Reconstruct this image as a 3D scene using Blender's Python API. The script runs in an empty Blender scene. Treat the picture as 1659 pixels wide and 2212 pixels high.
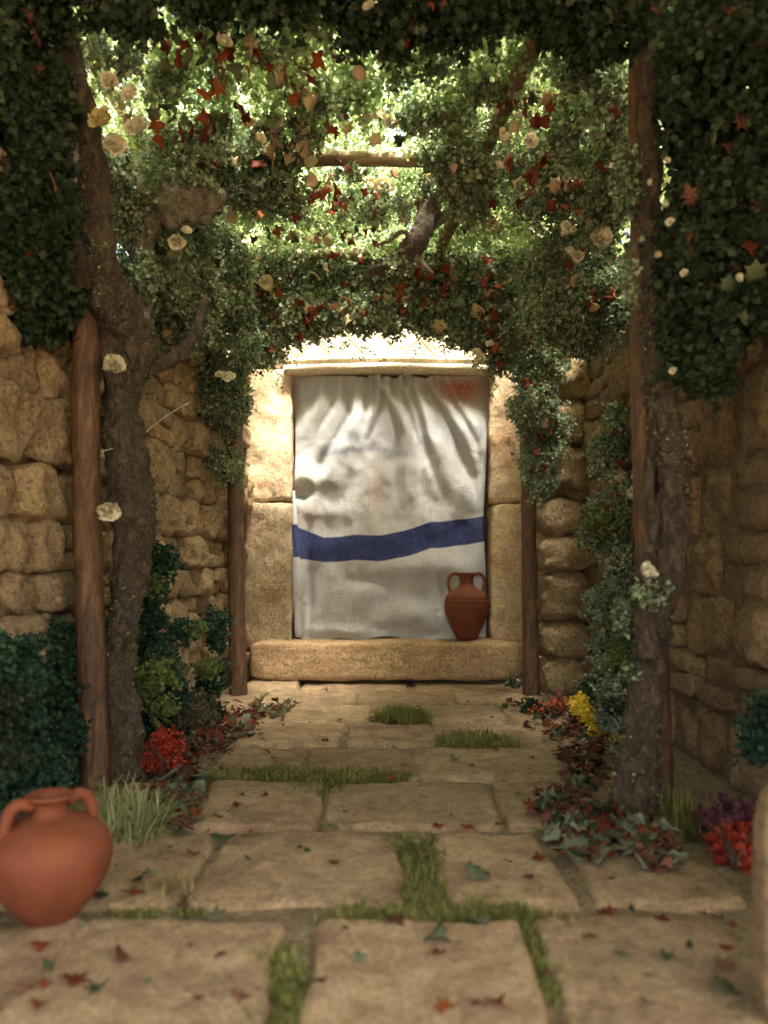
import bpy, bmesh, math, random
import numpy as np
from mathutils import Vector, noise, Matrix, Euler

random.seed(7); rng = np.random.default_rng(11)
PI = math.pi
S = bpy.context.scene
C = S.collection

# ------------------------------------------------------------------ camera, world, sun, exposure
F = 1750.0; CX = 829.5; HY = 1220.0          # measured on the photograph: focal length, principal column, horizon row
def P(x, y, Y):                              # a photo measurement at distance Y -> metres
    return Vector(((x - CX) / F * Y, Y, 1.0 + (HY - y) / F * Y))
def G(x, y):                                 # a photo measurement on the ground
    Y = F / (y - HY)
    return Vector(((x - CX) / F * Y, Y, 0.0))

cam = bpy.data.cameras.new('camera'); co = bpy.data.objects.new('camera', cam); C.objects.link(co)
co.location = (0, 0, 1); co.rotation_euler = (math.radians(90), 0, 0)
cam.sensor_fit = 'VERTICAL'; cam.sensor_height = 36.0; cam.lens = 36.0 * F / 2212.0
cam.shift_y = 114.0 / 2212.0
cam.clip_start = 0.05; cam.clip_end = 2000
cam.dof.use_dof = True; cam.dof.focus_distance = 4.8; cam.dof.aperture_fstop = 1.3
S.camera = co

SUN_EL, SUN_AZ = 69.0, 152.0                 # azimuth clockwise from +Y; the sun stands high behind the camera
w = bpy.data.worlds.new('World'); S.world = w; w.use_nodes = True
nt = w.node_tree; nt.nodes.clear()
sky = nt.nodes.new('ShaderNodeTexSky'); sky.sky_type = 'NISHITA'; sky.sun_disc = False
sky.sun_elevation = math.radians(SUN_EL); sky.sun_rotation = math.radians(SUN_AZ)
sky.dust_density = 4.0; sky.ozone_density = 0.6; sky.air_density = 0.7
tint = nt.nodes.new('ShaderNodeMixRGB'); tint.blend_type = 'MULTIPLY'; tint.inputs[0].default_value = 1.0
tint.inputs[2].default_value = (1.0, 0.84, 0.63, 1)
bg = nt.nodes.new('ShaderNodeBackground'); bg.inputs[1].default_value = 0.15
wo = nt.nodes.new('ShaderNodeOutputWorld')
nt.links.new(sky.outputs[0], tint.inputs[1]); nt.links.new(tint.outputs[0], bg.inputs[0]); nt.links.new(bg.outputs[0], wo.inputs[0])

sl = bpy.data.lights.new('sun', 'SUN'); sl.energy = 5.0; sl.angle = math.radians(16.0); sl.color = (1.0, 0.95, 0.85)
so = bpy.data.objects.new('sun', sl); C.objects.link(so); so.location = (0, -2, 12)
az = math.radians(SUN_AZ); el = math.radians(SUN_EL)
sd = Vector((math.sin(az) * math.cos(el), math.cos(az) * math.cos(el), math.sin(el)))
so.rotation_euler = sd.to_track_quat('Z', 'Y').to_euler()
vs = S.view_settings; vs.view_transform = 'Standard'; vs.look = 'None'; vs.gamma = 1.0; vs.exposure = 3.5
vs.use_curve_mapping = False
S.render.engine = 'CYCLES'; S.cycles.max_bounces = 8; S.cycles.diffuse_bounces = 5; S.cycles.transmission_bounces = 4

# ------------------------------------------------------------------ helpers
def tag(o, label=None, cat=None, group=None, kind=None):
    if label: o['label'] = label
    if cat: o['category'] = cat
    if group: o['group'] = group
    if kind: o['kind'] = kind
    return o
def empty(name, loc=(0, 0, 0), label=None, cat=None, group=None):
    o = bpy.data.objects.new(name, None); C.objects.link(o); o.location = loc; o.empty_display_size = 0.1
    return tag(o, label, cat, group)
def link(name, me, mat=None, parent=None, loc=None, smooth=True):
    """link a mesh given in WORLD coordinates; under a parent it is kept in place"""
    if mat is not None and not me.materials:
        for m in (mat if isinstance(mat, (list, tuple)) else [mat]): me.materials.append(m)
    if smooth and len(me.polygons): me.polygons.foreach_set('use_smooth', np.ones(len(me.polygons), dtype=bool))
    o = bpy.data.objects.new(name, me); C.objects.link(o)
    if loc is not None: o.location = loc
    if parent is not None:
        o.parent = parent
        if loc is None: o.location = -Vector(parent.location)
    return o
def mesh_np(name, V, T):
    V = np.asarray(V, dtype=np.float32); T = np.asarray(T, dtype=np.int32)
    me = bpy.data.meshes.new(name); k = T.shape[1]
    me.vertices.add(len(V)); me.vertices.foreach_set('co', V.ravel())
    me.loops.add(T.size); me.loops.foreach_set('vertex_index', T.ravel())
    me.polygons.add(len(T)); me.polygons.foreach_set('loop_start', np.arange(0, T.size, k, dtype=np.int32))
    me.update(calc_edges=True)
    return me
def mesh_py(name, V, Fc):
    me = bpy.data.meshes.new(name); me.from_pydata([tuple(v) for v in V], [], Fc); me.update(); return me
def recenter(o):
    """move the origin of a top-level mesh to the middle of its foot"""
    me = o.data; n = len(me.vertices); a = np.empty(n * 3, dtype=np.float32); me.vertices.foreach_get('co', a); a = a.reshape(-1, 3)
    c = np.array([a[:, 0].mean(), a[:, 1].mean(), a[:, 2].min()], dtype=np.float32)
    a -= c; me.vertices.foreach_set('co', a.ravel()); me.update(); o.location = Vector([float(q) for q in c]) + o.location
def catmull(pts, n):
    pts = [np.array(p, dtype=float) for p in pts]
    p = [2 * pts[0] - pts[1]] + pts + [2 * pts[-1] - pts[-2]]
    out = []
    segs = len(pts) - 1
    for i in range(n):
        t = i / (n - 1) * segs; s = min(int(t), segs - 1); u = t - s
        a, b, c, d = p[s], p[s + 1], p[s + 2], p[s + 3]
        out.append(0.5 * ((2 * b) + (-a + c) * u + (2 * a - 5 * b + 4 * c - d) * u * u + (-a + 3 * b - 3 * c + d) * u ** 3))
    return np.array(out)
def tube(path, radii, n=40, seg=12, rough=0.0, freq=8.0, ridge=0.0, cap=True, flat=1.0):
    """a tapered limb with uneven bark; path and radii are interpolated"""
    ctl = [tuple(p) + (r,) for p, r in zip(path, radii)]
    Q = catmull(ctl, n)
    V = []; up = Vector((0.13, 0.97, 0.2))
    off = random.uniform(0, 50)
    for i in range(n):
        c = Vector(Q[i, :3]); r = max(Q[i, 3], 0.0006)
        a = Vector(Q[min(i + 1, n - 1), :3]) - Vector(Q[max(i - 1, 0), :3]); a.normalize()
        s = a.cross(up)
        if s.length < 0.05: s = a.cross(Vector((1, 0, 0)))
        s.normalize(); t = s.cross(a)
        for k in range(seg):
            th = 2 * PI * k / seg
            d = s * math.cos(th) + t * math.sin(th) * flat
            rr = r
            if rough: 
                q = (c + d * r) * freq + Vector((off, 0, 0))
                rr *= 1 + rough * noise.noise(q) + rough * 0.5 * noise.noise(q * 2.7)
            if ridge: rr *= 1 + ridge * math.sin(th * 5 + noise.noise(c * 3 + Vector((off, 0, 0))) * 5) * (0.5 + 0.5 * noise.noise(c * 6))
            V.append(c + d * rr)
    Fc = [(i * seg + k, i * seg + (k + 1) % seg, (i + 1) * seg + (k + 1) % seg, (i + 1) * seg + k) for i in range(n - 1) for k in range(seg)]
    if cap:
        Fc.append(tuple(range(seg - 1, -1, -1))); Fc.append(tuple((n - 1) * seg + k for k in range(seg)))
    return V, Fc
def merge(parts):
    V = []; Fc = []
    for v, f in parts:
        o = len(V); V += list(v); Fc += [tuple(i + o for i in q) for q in f]
    return V, Fc

# ------------------------------------------------------------------ materials
def newmat(name):
    m = bpy.data.materials.new(name); m.use_nodes = True; t = m.node_tree; t.nodes.clear()
    out = t.nodes.new('ShaderNodeOutputMaterial'); return m, t, out
def N(t, typ, **kw):
    n = t.nodes.new(typ)
    for k, v in kw.items(): setattr(n, k, v)
    return n
def ramp(t, stops, src=None, interp='LINEAR'):
    r = N(t, 'ShaderNodeValToRGB'); e = r.color_ramp.elements; r.color_ramp.interpolation = interp
    while len(e) > 1: e.remove(e[-1])
    e[0].position = stops[0][0]; e[0].color = (*stops[0][1], 1)
    for p, c in stops[1:]:
        q = e.new(p); q.color = (*c, 1)
    if src is not None: t.links.new(src, r.inputs[0])
    return r
def noi(t, vec, scale, detail=6, rough=0.6, dist=0.0):
    n = N(t, 'ShaderNodeTexNoise'); n.inputs['Scale'].default_value = scale; n.inputs['Detail'].default_value = detail
    n.inputs['Roughness'].default_value = rough; n.inputs['Distortion'].default_value = dist
    t.links.new(vec, n.inputs['Vector']); return n
def mix(t, a, b, fac, mode='MIX'):
    m = N(t, 'ShaderNodeMixRGB', blend_type=mode)
    for i, s in ((1, a), (2, b), (0, fac)):
        if isinstance(s, (int, float)): m.inputs[i].default_value = s
        elif isinstance(s, tuple): m.inputs[i].default_value = (*s, 1)
        else: t.links.new(s, m.inputs[i])
    return m.outputs[0]
def stone_mat(name, cols, stain, grey, bump=0.6, grain=90.0, amt=0.55, pos_scale=1.0, moss=0.0, smix=0.8):
    m, t, out = newmat(name); L = t.links
    tc = N(t, 'ShaderNodeTexCoord'); oi = N(t, 'ShaderNodeObjectInfo'); geo = N(t, 'ShaderNodeNewGeometry')
    pos = geo.outputs['Position']
    a = noi(t, pos, 3.2 * pos_scale, 5, 0.6, 0.4); b = noi(t, pos, 11 * pos_scale, 8, 0.72, 0.12); g = noi(t, pos, grain, 4, 0.7); h = noi(t, pos, grain * 3.1, 2, 0.6)
    base = ramp(t, [(0.25, cols[0]), (0.5, cols[1]), (0.75, cols[2])], b.outputs[0]).outputs[0]
    c = mix(t, base, stain, ramp(t, [(0.50, (0, 0, 0)), (0.68, (amt, amt, amt))], a.outputs[0]).outputs[0])
    a2 = noi(t, pos, 5.5 * pos_scale, 6, 0.7, 0.8); 
    c = mix(t, c, grey, ramp(t, [(0.54, (0, 0, 0)), (0.70, (0.5, 0.5, 0.5))], a2.outputs[0]).outputs[0])
    if moss:
        a3 = noi(t, pos, 7.3, 6, 0.75, 0.3)
        c = mix(t, c, (0.10, 0.12, 0.05), ramp(t, [(0.60, (0, 0, 0)), (0.72, (moss,) * 3)], a3.outputs[0]).outputs[0])
    # each stone its own tone
    hsv = N(t, 'ShaderNodeHueSaturation'); L.new(c, hsv.inputs['Color'])
    mr = N(t, 'ShaderNodeMapRange'); L.new(oi.outputs['Random'], mr.inputs[0]); mr.inputs[3].default_value = 0.78; mr.inputs[4].default_value = 1.2
    L.new(mr.outputs[0], hsv.inputs['Value'])
    speck_relief = ramp(t, [(0.33, (0.28, 0.26, 0.24)), (0.46, (0.88, 0.87, 0.85)), (0.56, (1.08, 1.08, 1.08)), (0.70, (1.65, 1.6, 1.5))], g.outputs[0]).outputs[0]  # hollows darkened and grains lightened: relief shading put into the colour
    c = mix(t, hsv.outputs[0], speck_relief, smix, 'MULTIPLY')
    bs = N(t, 'ShaderNodeBsdfPrincipled'); L.new(c, bs.inputs['Base Color']); bs.inputs['Roughness'].default_value = 0.85
    bs.inputs['Specular IOR Level'].default_value = 0.25
    s1 = N(t, 'ShaderNodeMath', operation='MULTIPLY_ADD'); L.new(g.outputs[0], s1.inputs[0]); s1.inputs[1].default_value = 0.35; L.new(b.outputs[0], s1.inputs[2])
    s2 = N(t, 'ShaderNodeMath', operation='MULTIPLY_ADD'); L.new(h.outputs[0], s2.inputs[0]); s2.inputs[1].default_value = 0.18; L.new(s1.outputs[0], s2.inputs[2])
    bp = N(t, 'ShaderNodeBump'); bp.inputs['Strength'].default_value = bump; bp.inputs['Distance'].default_value = 0.055
    L.new(s2.outputs[0], bp.inputs['Height']); L.new(bp.outputs[0], bs.inputs['Normal'])
    L.new(bs.outputs[0], out.inputs[0]); return m
def leaf_mat(name, stops, trans=0.45, scale=3.0, rough=0.7, isl=True, gain=1.0):
    m, t, out = newmat(name); L = t.links
    geo = N(t, 'ShaderNodeNewGeometry'); oi = N(t, 'ShaderNodeObjectInfo')
    n = noi(t, geo.outputs['Position'], scale, 4, 0.6)
    ad = N(t, 'ShaderNodeMath', operation='MULTIPLY_ADD')
    L.new(geo.outputs['Random Per Island'] if isl else oi.outputs['Random'], ad.inputs[0]); ad.inputs[1].default_value = 0.6
    sc = N(t, 'ShaderNodeMapRange'); L.new(n.outputs[0], sc.inputs[0]); sc.inputs[1].default_value = 0.3; sc.inputs[2].default_value = 0.7; sc.inputs[4].default_value = 0.4
    L.new(sc.outputs[0], ad.inputs[2])
    col = ramp(t, stops, ad.outputs[0]).outputs[0]
    f = noi(t, geo.outputs['Position'], 160, 3, 0.7)
    col = mix(t, col, ramp(t, [(0.3, (0.55, 0.55, 0.55)), (0.7, (1.25, 1.25, 1.25))], f.outputs[0]).outputs[0], 0.8, 'MULTIPLY')
    bs = N(t, 'ShaderNodeBsdfPrincipled'); L.new(col, bs.inputs['Base Color']); bs.inputs['Roughness'].default_value = rough; bs.inputs['Specular IOR Level'].default_value = 0.2
    tr = N(t, 'ShaderNodeBsdfTranslucent')
    tc = mix(t, col, (1.5 * gain, 1.5 * gain, 1.1 * gain), 1.0, 'MULTIPLY'); L.new(tc, tr.inputs[0])
    mx = N(t, 'ShaderNodeMixShader'); mx.inputs[0].default_value = trans; L.new(bs.outputs[0], mx.inputs[1]); L.new(tr.outputs[0], mx.inputs[2])
    bp = N(t, 'ShaderNodeBump'); bp.inputs['Strength'].default_value = 0.4; bp.inputs['Distance'].default_value = 0.01; L.new(f.outputs[0], bp.inputs['Height']); L.new(bp.outputs[0], bs.inputs['Normal'])
    L.new(mx.outputs[0], out.inputs[0]); return m
def wood_mat(name, cols, scale=(14, 14, 2.2), bump=0.5, rough=0.7, speck_relief=0.0, spec=0.3):
    m, t, out = newmat(name); L = t.links
    geo = N(t, 'ShaderNodeNewGeometry'); mp = N(t, 'ShaderNodeMapping'); mp.inputs['Scale'].default_value = scale; L.new(geo.outputs['Position'], mp.inputs[0])
    a = noi(t, mp.outputs[0], 1.0, 8, 0.7, 1.2); b = noi(t, mp.outputs[0], 5.0, 5, 0.7); d = noi(t, geo.outputs['Position'], 70, 4, 0.75)
    c = ramp(t, [(0.3, cols[0]), (0.5, cols[1]), (0.72, cols[2])], a.outputs[0]).outputs[0]
    c = mix(t, c, ramp(t, [(0.35, (0.5, 0.5, 0.5)), (0.65, (1.2, 1.2, 1.2))], b.outputs[0]).outputs[0], 0.6, 'MULTIPLY')
    if speck_relief:
        c = mix(t, c, (0.5, 0.45, 0.34), ramp(t, [(0.66, (0, 0, 0)), (0.72, (speck_relief,) * 3)], d.outputs[0]).outputs[0])
    bs = N(t, 'ShaderNodeBsdfPrincipled'); L.new(c, bs.inputs['Base Color']); bs.inputs['Roughness'].default_value = rough; bs.inputs['Specular IOR Level'].default_value = spec
    s1 = N(t, 'ShaderNodeMath', operation='MULTIPLY_ADD'); L.new(d.outputs[0], s1.inputs[0]); s1.inputs[1].default_value = 0.5; L.new(a.outputs[0], s1.inputs[2])
    bp = N(t, 'ShaderNodeBump'); bp.inputs['Strength'].default_value = bump; bp.inputs['Distance'].default_value = 0.02 if bump < .9 else 0.05; L.new(s1.outputs[0], bp.inputs['Height']); L.new(bp.outputs[0], bs.inputs['Normal'])
    L.new(bs.outputs[0], out.inputs[0]); return m

M = {}
M['floor'] = stone_mat('paving_limestone', ((0.20, 0.133, 0.074), (0.42, 0.295, 0.168), (0.56, 0.43, 0.265)), (0.24, 0.145, 0.09), (0.19, 0.12, 0.095), bump=1.0, grain=70, amt=0.8, smix=0.55)
M['mortar'] = stone_mat('pale_mortar', ((0.30, 0.24, 0.15), (0.42, 0.36, 0.25), (0.5, 0.44, 0.32)), (0.2, 0.17, 0.1), (0.12, 0.12, 0.07), bump=0.8, grain=60, moss=0.5)
M['bed'] = stone_mat('sandy_bed', ((0.17, 0.12, 0.07), (0.27, 0.20, 0.12), (0.40, 0.32, 0.21)), (0.2, 0.15, 0.08), (0.10, 0.09, 0.05), bump=1.0, grain=60, moss=0.5)
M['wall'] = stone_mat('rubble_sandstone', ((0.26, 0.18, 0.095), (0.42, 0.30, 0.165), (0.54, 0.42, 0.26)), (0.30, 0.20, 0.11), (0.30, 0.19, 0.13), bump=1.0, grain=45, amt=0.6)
M['rwall'] = stone_mat('brown_shade_rubble', ((0.13, 0.085, 0.045), (0.22, 0.15, 0.08), (0.32, 0.23, 0.13)), (0.17, 0.10, 0.055), (0.15, 0.09, 0.06), bump=0.8, grain=50, amt=0.6)  # left wall's rubble colours darkened: right side shade put into the colour
M['pier'] = stone_mat('ochre_pier_stone', ((0.22, 0.15, 0.08), (0.36, 0.26, 0.14), (0.46, 0.35, 0.2)), (0.26, 0.17, 0.09), (0.24, 0.15, 0.10), bump=1.0, grain=50, amt=0.6)
M['wallback'] = stone_mat('earth_mortar', ((0.14, 0.09, 0.05), (0.22, 0.15, 0.09), (0.3, 0.21, 0.13)), (0.1, 0.07, 0.04), (0.1, 0.07, 0.05), bump=1.0, grain=45)
M['jamb'] = stone_mat('dressed_jamb_stone', ((0.36, 0.26, 0.15), (0.48, 0.37, 0.23), (0.55, 0.45, 0.30)), (0.42, 0.23, 0.13), (0.27, 0.23, 0.20), bump=0.55, grain=60, amt=0.75)
M['lintel'] = stone_mat('pale_lintel_stone', ((0.55, 0.47, 0.32), (0.62, 0.55, 0.40), (0.68, 0.60, 0.46)), (0.55, 0.44, 0.28), (0.5, 0.45, 0.36), bump=0.25, grain=60)
M['sill'] = stone_mat('brown_sill_stone', ((0.22, 0.14, 0.07), (0.34, 0.23, 0.12), (0.45, 0.34, 0.2)), (0.40, 0.25, 0.13), (0.20, 0.13, 0.09), bump=0.5, grain=60, amt=0.7)
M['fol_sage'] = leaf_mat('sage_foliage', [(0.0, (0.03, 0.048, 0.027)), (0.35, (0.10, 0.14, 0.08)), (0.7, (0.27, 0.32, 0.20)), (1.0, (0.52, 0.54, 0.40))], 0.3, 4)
M['fol_roof'] = leaf_mat('backlit_tone_foliage', [(0.0, (0.08, 0.12, 0.07)), (0.4, (0.21, 0.27, 0.17)), (0.75, (0.37, 0.42, 0.29)), (1.0, (0.55, 0.57, 0.44))], 0.68, 3, gain=1.15)  # paler than the sage: backlit glow put into the leaf colour
M['fol_dark'] = leaf_mat('dark_foliage', [(0.0, (0.010, 0.018, 0.010)), (0.5, (0.025, 0.042, 0.022)), (0.85, (0.06, 0.08, 0.04)), (1.0, (0.16, 0.17, 0.10))], 0.3, 5)  # fringe and corner ivy: shade put into the colour; dark plants share it
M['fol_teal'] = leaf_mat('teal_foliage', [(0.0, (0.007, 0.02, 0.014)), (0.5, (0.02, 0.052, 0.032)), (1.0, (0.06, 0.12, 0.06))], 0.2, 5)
M['fol_lime'] = leaf_mat('lime_foliage', [(0.0, (0.04, 0.06, 0.018)), (0.5, (0.13, 0.17, 0.05)), (1.0, (0.26, 0.29, 0.10))], 0.3, 5)
M['fol_brown'] = leaf_mat('dry_brown_foliage', [(0.0, (0.03, 0.024, 0.015)), (0.5, (0.09, 0.075, 0.045)), (1.0, (0.2, 0.17, 0.11))], 0.15, 5)
M['grass'] = leaf_mat('green_grass', [(0.0, (0.05, 0.055, 0.015)), (0.5, (0.13, 0.14, 0.035)), (0.8, (0.27, 0.26, 0.09)), (1.0, (0.46, 0.43, 0.22))], 0.25, 6)
M['grass_pale'] = leaf_mat('pale_grass', [(0.0, (0.10, 0.12, 0.05)), (0.5, (0.28, 0.30, 0.14)), (1.0, (0.5, 0.48, 0.28))], 0.25, 6)
M['grass_dry'] = leaf_mat('dry_grass', [(0.0, (0.10, 0.075, 0.03)), (0.5, (0.26, 0.2, 0.09)), (1.0, (0.45, 0.37, 0.2))], 0.2, 6)
M['red'] = leaf_mat('red_flowers', [(0.0, (0.16, 0.012, 0.008)), (0.5, (0.36, 0.04, 0.022)), (1.0, (0.5, 0.12, 0.07))], 0.3, 6)
M['coral'] = leaf_mat('coral_flowers', [(0.0, (0.35, 0.05, 0.035)), (0.5, (0.55, 0.12, 0.07)), (1.0, (0.65, 0.25, 0.15))], 0.3, 6)
M['yellow'] = leaf_mat('yellow_flowers', [(0.0, (0.45, 0.33, 0.02)), (0.5, (0.68, 0.52, 0.04)), (1.0, (0.8, 0.68, 0.16))], 0.3, 6)
M['plum'] = leaf_mat('plum_flowers', [(0.0, (0.04, 0.012, 0.025)), (1.0, (0.18, 0.05, 0.08))], 0.2, 6)
M['greygreen'] = leaf_mat('grey_green_foliage', [(0.0, (0.07, 0.09, 0.07)), (1.0, (0.28, 0.32, 0.25))], 0.2, 6)
M['leaf_red'] = leaf_mat('rust_leaf', [(0.0, (0.06, 0.014, 0.006)), (0.4, (0.13, 0.028, 0.010)), (0.75, (0.22, 0.052, 0.015)), (1.0, (0.36, 0.11, 0.03))], 0.3, 2, isl=False, gain=1.2)
M['leaf_brown'] = leaf_mat('wine_brown_leaf', [(0.0, (0.05, 0.017, 0.010)), (0.5, (0.11, 0.04, 0.024)), (1.0, (0.2, 0.09, 0.055))], 0.1, 2, isl=False)
M['leaf_green'] = leaf_mat('ivy_leaf', [(0.0, (0.018, 0.030, 0.014)), (0.5, (0.055, 0.07, 0.032)), (1.0, (0.16, 0.18, 0.09))], 0.3, 2, isl=False)
M['leaf_grey'] = leaf_mat('dusty_green_leaf', [(0.0, (0.07, 0.085, 0.05)), (0.5, (0.15, 0.17, 0.10)), (1.0, (0.28, 0.29, 0.2))], 0.2, 2, isl=False)
M['leaf_beige'] = leaf_mat('beige_leaf', [(0.0, (0.25, 0.18, 0.10)), (0.5, (0.4, 0.3, 0.18)), (1.0, (0.55, 0.44, 0.28))], 0.3, 2, isl=False)
M['blossom'] = leaf_mat('cream_petals', [(0.0, (0.52, 0.47, 0.33)), (0.5, (0.64, 0.59, 0.44)), (1.0, (0.74, 0.70, 0.55))], 0.25, 6, isl=False)
M['blossom_yellow'] = leaf_mat('yellow_cream_petals', [(0.0, (0.55, 0.45, 0.2)), (0.5, (0.62, 0.52, 0.27)), (1.0, (0.7, 0.6, 0.36))], 0.4, 6, isl=False)
M['post'] = wood_mat('brown_stick_bark', ((0.028, 0.014, 0.008), (0.085, 0.042, 0.018), (0.21, 0.115, 0.045)), (16, 16, 3.5), 0.6, 0.5, speck_relief=0.5, spec=0.4)
M['beam'] = wood_mat('grey_stick_bark', ((0.10, 0.065, 0.04), (0.2, 0.14, 0.085), (0.33, 0.26, 0.16)), (2, 18, 18), 0.5, 0.7, speck_relief=0.4)
M['trunk'] = wood_mat('dark_vine_bark', ((0.03, 0.021, 0.013), (0.09, 0.065, 0.042), (0.22, 0.17, 0.115)), (24, 24, 14), 1.0, 0.85, speck_relief=0.8)
M['knot'] = wood_mat('pale_flaky_bark', ((0.09, 0.07, 0.05), (0.22, 0.19, 0.14), (0.42, 0.38, 0.29)), (20, 20, 20), 1.0, 0.9, speck_relief=0.6)
M['lash'] = wood_mat('pale_lashing', ((0.3, 0.25, 0.17), (0.5, 0.44, 0.33), (0.65, 0.6, 0.48)), (50, 50, 50), 1.0, 0.9)
M['web'] = wood_mat('silk_thread', ((0.5, 0.47, 0.4), (0.6, 0.57, 0.5), (0.7, 0.66, 0.6)), (50, 50, 50), 0.1, 0.5)

def clay_mat():
    m, t, out = newmat('terracotta'); L = t.links
    tc = N(t, 'ShaderNodeTexCoord'); a = noi(t, tc.outputs['Object'], 9, 5, 0.6); g = noi(t, tc.outputs['Object'], 220, 3, 0.7)
    c = ramp(t, [(0.3, (0.11, 0.029, 0.012)), (0.7, (0.165, 0.046, 0.018))], a.outputs[0]).outputs[0]
    c = mix(t, c, ramp(t, [(0.3, (0.75, 0.75, 0.75)), (0.7, (1.15, 1.15, 1.15))], g.outputs[0]).outputs[0], 0.7, 'MULTIPLY')
    wv = N(t, 'ShaderNodeTexWave', wave_type='BANDS', bands_direction='Z'); wv.inputs['Scale'].default_value = 26; wv.inputs['Distortion'].default_value = 1.0; wv.inputs['Detail'].default_value = 2
    L.new(tc.outputs['Object'], wv.inputs[0])
    bs = N(t, 'ShaderNodeBsdfPrincipled'); L.new(c, bs.inputs['Base Color']); bs.inputs['Roughness'].default_value = 0.72; bs.inputs['Specular IOR Level'].default_value = 0.3
    s = N(t, 'ShaderNodeMath', operation='MULTIPLY_ADD'); L.new(g.outputs[0], s.inputs[0]); s.inputs[1].default_value = 0.6; L.new(wv.outputs[1], s.inputs[2])
    bp = N(t, 'ShaderNodeBump'); bp.inputs['Strength'].default_value = 0.16; bp.inputs['Distance'].default_value = 0.004; L.new(s.outputs[0], bp.inputs['Height']); L.new(bp.outputs[0], bs.inputs['Normal'])
    L.new(bs.outputs[0], out.inputs[0]); return m
M['clay'] = clay_mat()

# ------------------------------------------------------------------ ground and paving
gm = []
bmg = bmesh.new(); R = 900
vs_ = [bmg.verts.new(v) for v in ((-R, -R, -0.045), (R, -R, -0.045), (R, R, -0.045), (-R, R, -0.045))]
bmg.faces.new(vs_); me = bpy.data.meshes.new('ground'); bmg.to_mesh(me); bmg.free()
ground = tag(link('ground', me, M['bed'], smooth=False), kind='structure')
# uneven bed of mortar and earth between the slabs
nx, ny = 130, 230
V = []
for j in range(ny + 1):
    for i in range(nx + 1):
        x = -2.0 + 4.0 * i / nx; y = 0.3 + 6.65 * j / ny
        p = Vector((x * 3.0, y * 3.0, 0)); side = max(0.0, abs(x) - 1.05)
        V.append((x, y, -0.004 + 0.008 * noise.noise(p) + 0.006 * noise.noise(p * 5) + 0.02 * side * (1 + noise.noise(p * 2))))
Fc = [(j * (nx + 1) + i, j * (nx + 1) + i + 1, (j + 1) * (nx + 1) + i + 1, (j + 1) * (nx + 1) + i) for j in range(ny) for i in range(nx)]
bed = tag(link('path_bed', mesh_py('path_bed', V, Fc), M['bed']), kind='structure')

def slab(corners, rise, seed, nx=34, ny=18):
    """one worn paving slab: corners (far-left, far-right, near-right, near-left) in metres on the ground"""
    fl, fr, nr, nl = [Vector(c) for c in corners]
    W = ((fr - fl).length + (nr - nl).length) / 2; D = ((fl - nl).length + (fr - nr).length) / 2
    V = []; o = Vector((seed * 7.31, seed * 3.7, seed * 1.9)); er = min(0.028, 0.2 * min(W, D))
    for j in range(ny + 1):
        for i in range(nx + 1):
            # crowd the grid lines towards the edges
            u = 0.5 - 0.5 * math.cos(PI * i / nx); v = 0.5 - 0.5 * math.cos(PI * j / ny)
            p = (nl * (1 - u) + nr * u) * (1 - v) + (fl * (1 - u) + fr * u) * v
            # rounded outline: pull corners in
            a = (u - .5) * W; b = (v - .5) * D; rc = min(W, D) * 0.08
            qx = max(0, abs(a) - (W / 2 - rc)); qy = max(0, abs(b) - (D / 2 - rc)); q = math.hypot(qx, qy)
            if q > rc:
                s = rc / q; na = math.copysign(W / 2 - rc + qx * s, a); nb = math.copysign(D / 2 - rc + qy * s, b)
                if qx == 0: na = a
                if qy == 0: nb = b
                u2 = na / W + .5; v2 = nb / D + .5
                p = (nl * (1 - u2) + nr * u2) * (1 - v2) + (fl * (1 - u2) + fr * u2) * v2
                q = rc
            inside = min(W / 2 - abs(a), D / 2 - abs(b), rc - q if (qx > 0 and qy > 0) else 9)
            e = max(0.0, min(1.0, inside / er))
            wob = 0.014 * noise.noise(p * 6 + o) + 0.035 * noise.noise(p * 1.7 + o)
            p = p + Vector((wob, 0.016 * noise.noise(p * 6 + o * 2) + 0.04 * noise.noise(Vector((p.x * 2.2, 0, 4)) + Vector((0, round(fl.y * 3), 0))), 0)) 
            dome = math.sqrt(max(0.0, 1 - (1 - e) ** 2))
            z = -0.05 + (0.05 + rise) * dome + 0.010 * noise.noise(p * 3.1 + o) + 0.009 * noise.noise(p * 8 + o) + 0.005 * noise.noise(p * 21 + o) 
            z -= 0.012 * max(0, noise.noise(p * 7 + o * 3) - 0.25) * 2
            V.append((p.x, p.y, z))
    Fc = [(j * (nx + 1) + i, j * (nx + 1) + i + 1, (j + 1) * (nx + 1) + i + 1, (j + 1) * (nx + 1) + i) for j in range(ny) for i in range(nx)]
    return V, Fc
# courses from the doorway to the viewer, measured as photo rows: (y_far, y_near, [(x0,x1 at middle), ...])
SL = []
def course(yf, yn, xs, desc, skew=0.0):
    ym = (yf + yn) / 2; k = 0
    for (a, b) in xs:
        e_ = 0.0045 * (ym - HY) * 1.6; a -= e_; b += e_
        def g(x, y):
            Y = F / (y - HY); Xw = (x - CX) / (ym - HY)     # keep joints parallel to the passage
            return Vector((Xw, Y, 0))
        SL.append(([g(a, yf + random.uniform(-1.5, 1.5)), g(b, yf + random.uniform(-1.5, 1.5)), g(b - 1, yn + random.uniform(-1.5, 1.5)), g(a + 1, yn + random.uniform(-1.5, 1.5))], desc, k, len(xs)))
        k += 1
course(1462, 1498, [(470, 532), (533, 648), (650, 884), (888, 1136), (1140, 1190)], 'the course under the sill')
course(1499, 1527, [(470, 562), (565, 766), (770, 985), (988, 1180)], 'the second course from the doorway')
course(1529, 1566, [(440, 615), (620, 800), (804, 1085), (1090, 1215)], 'the third course')
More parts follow.
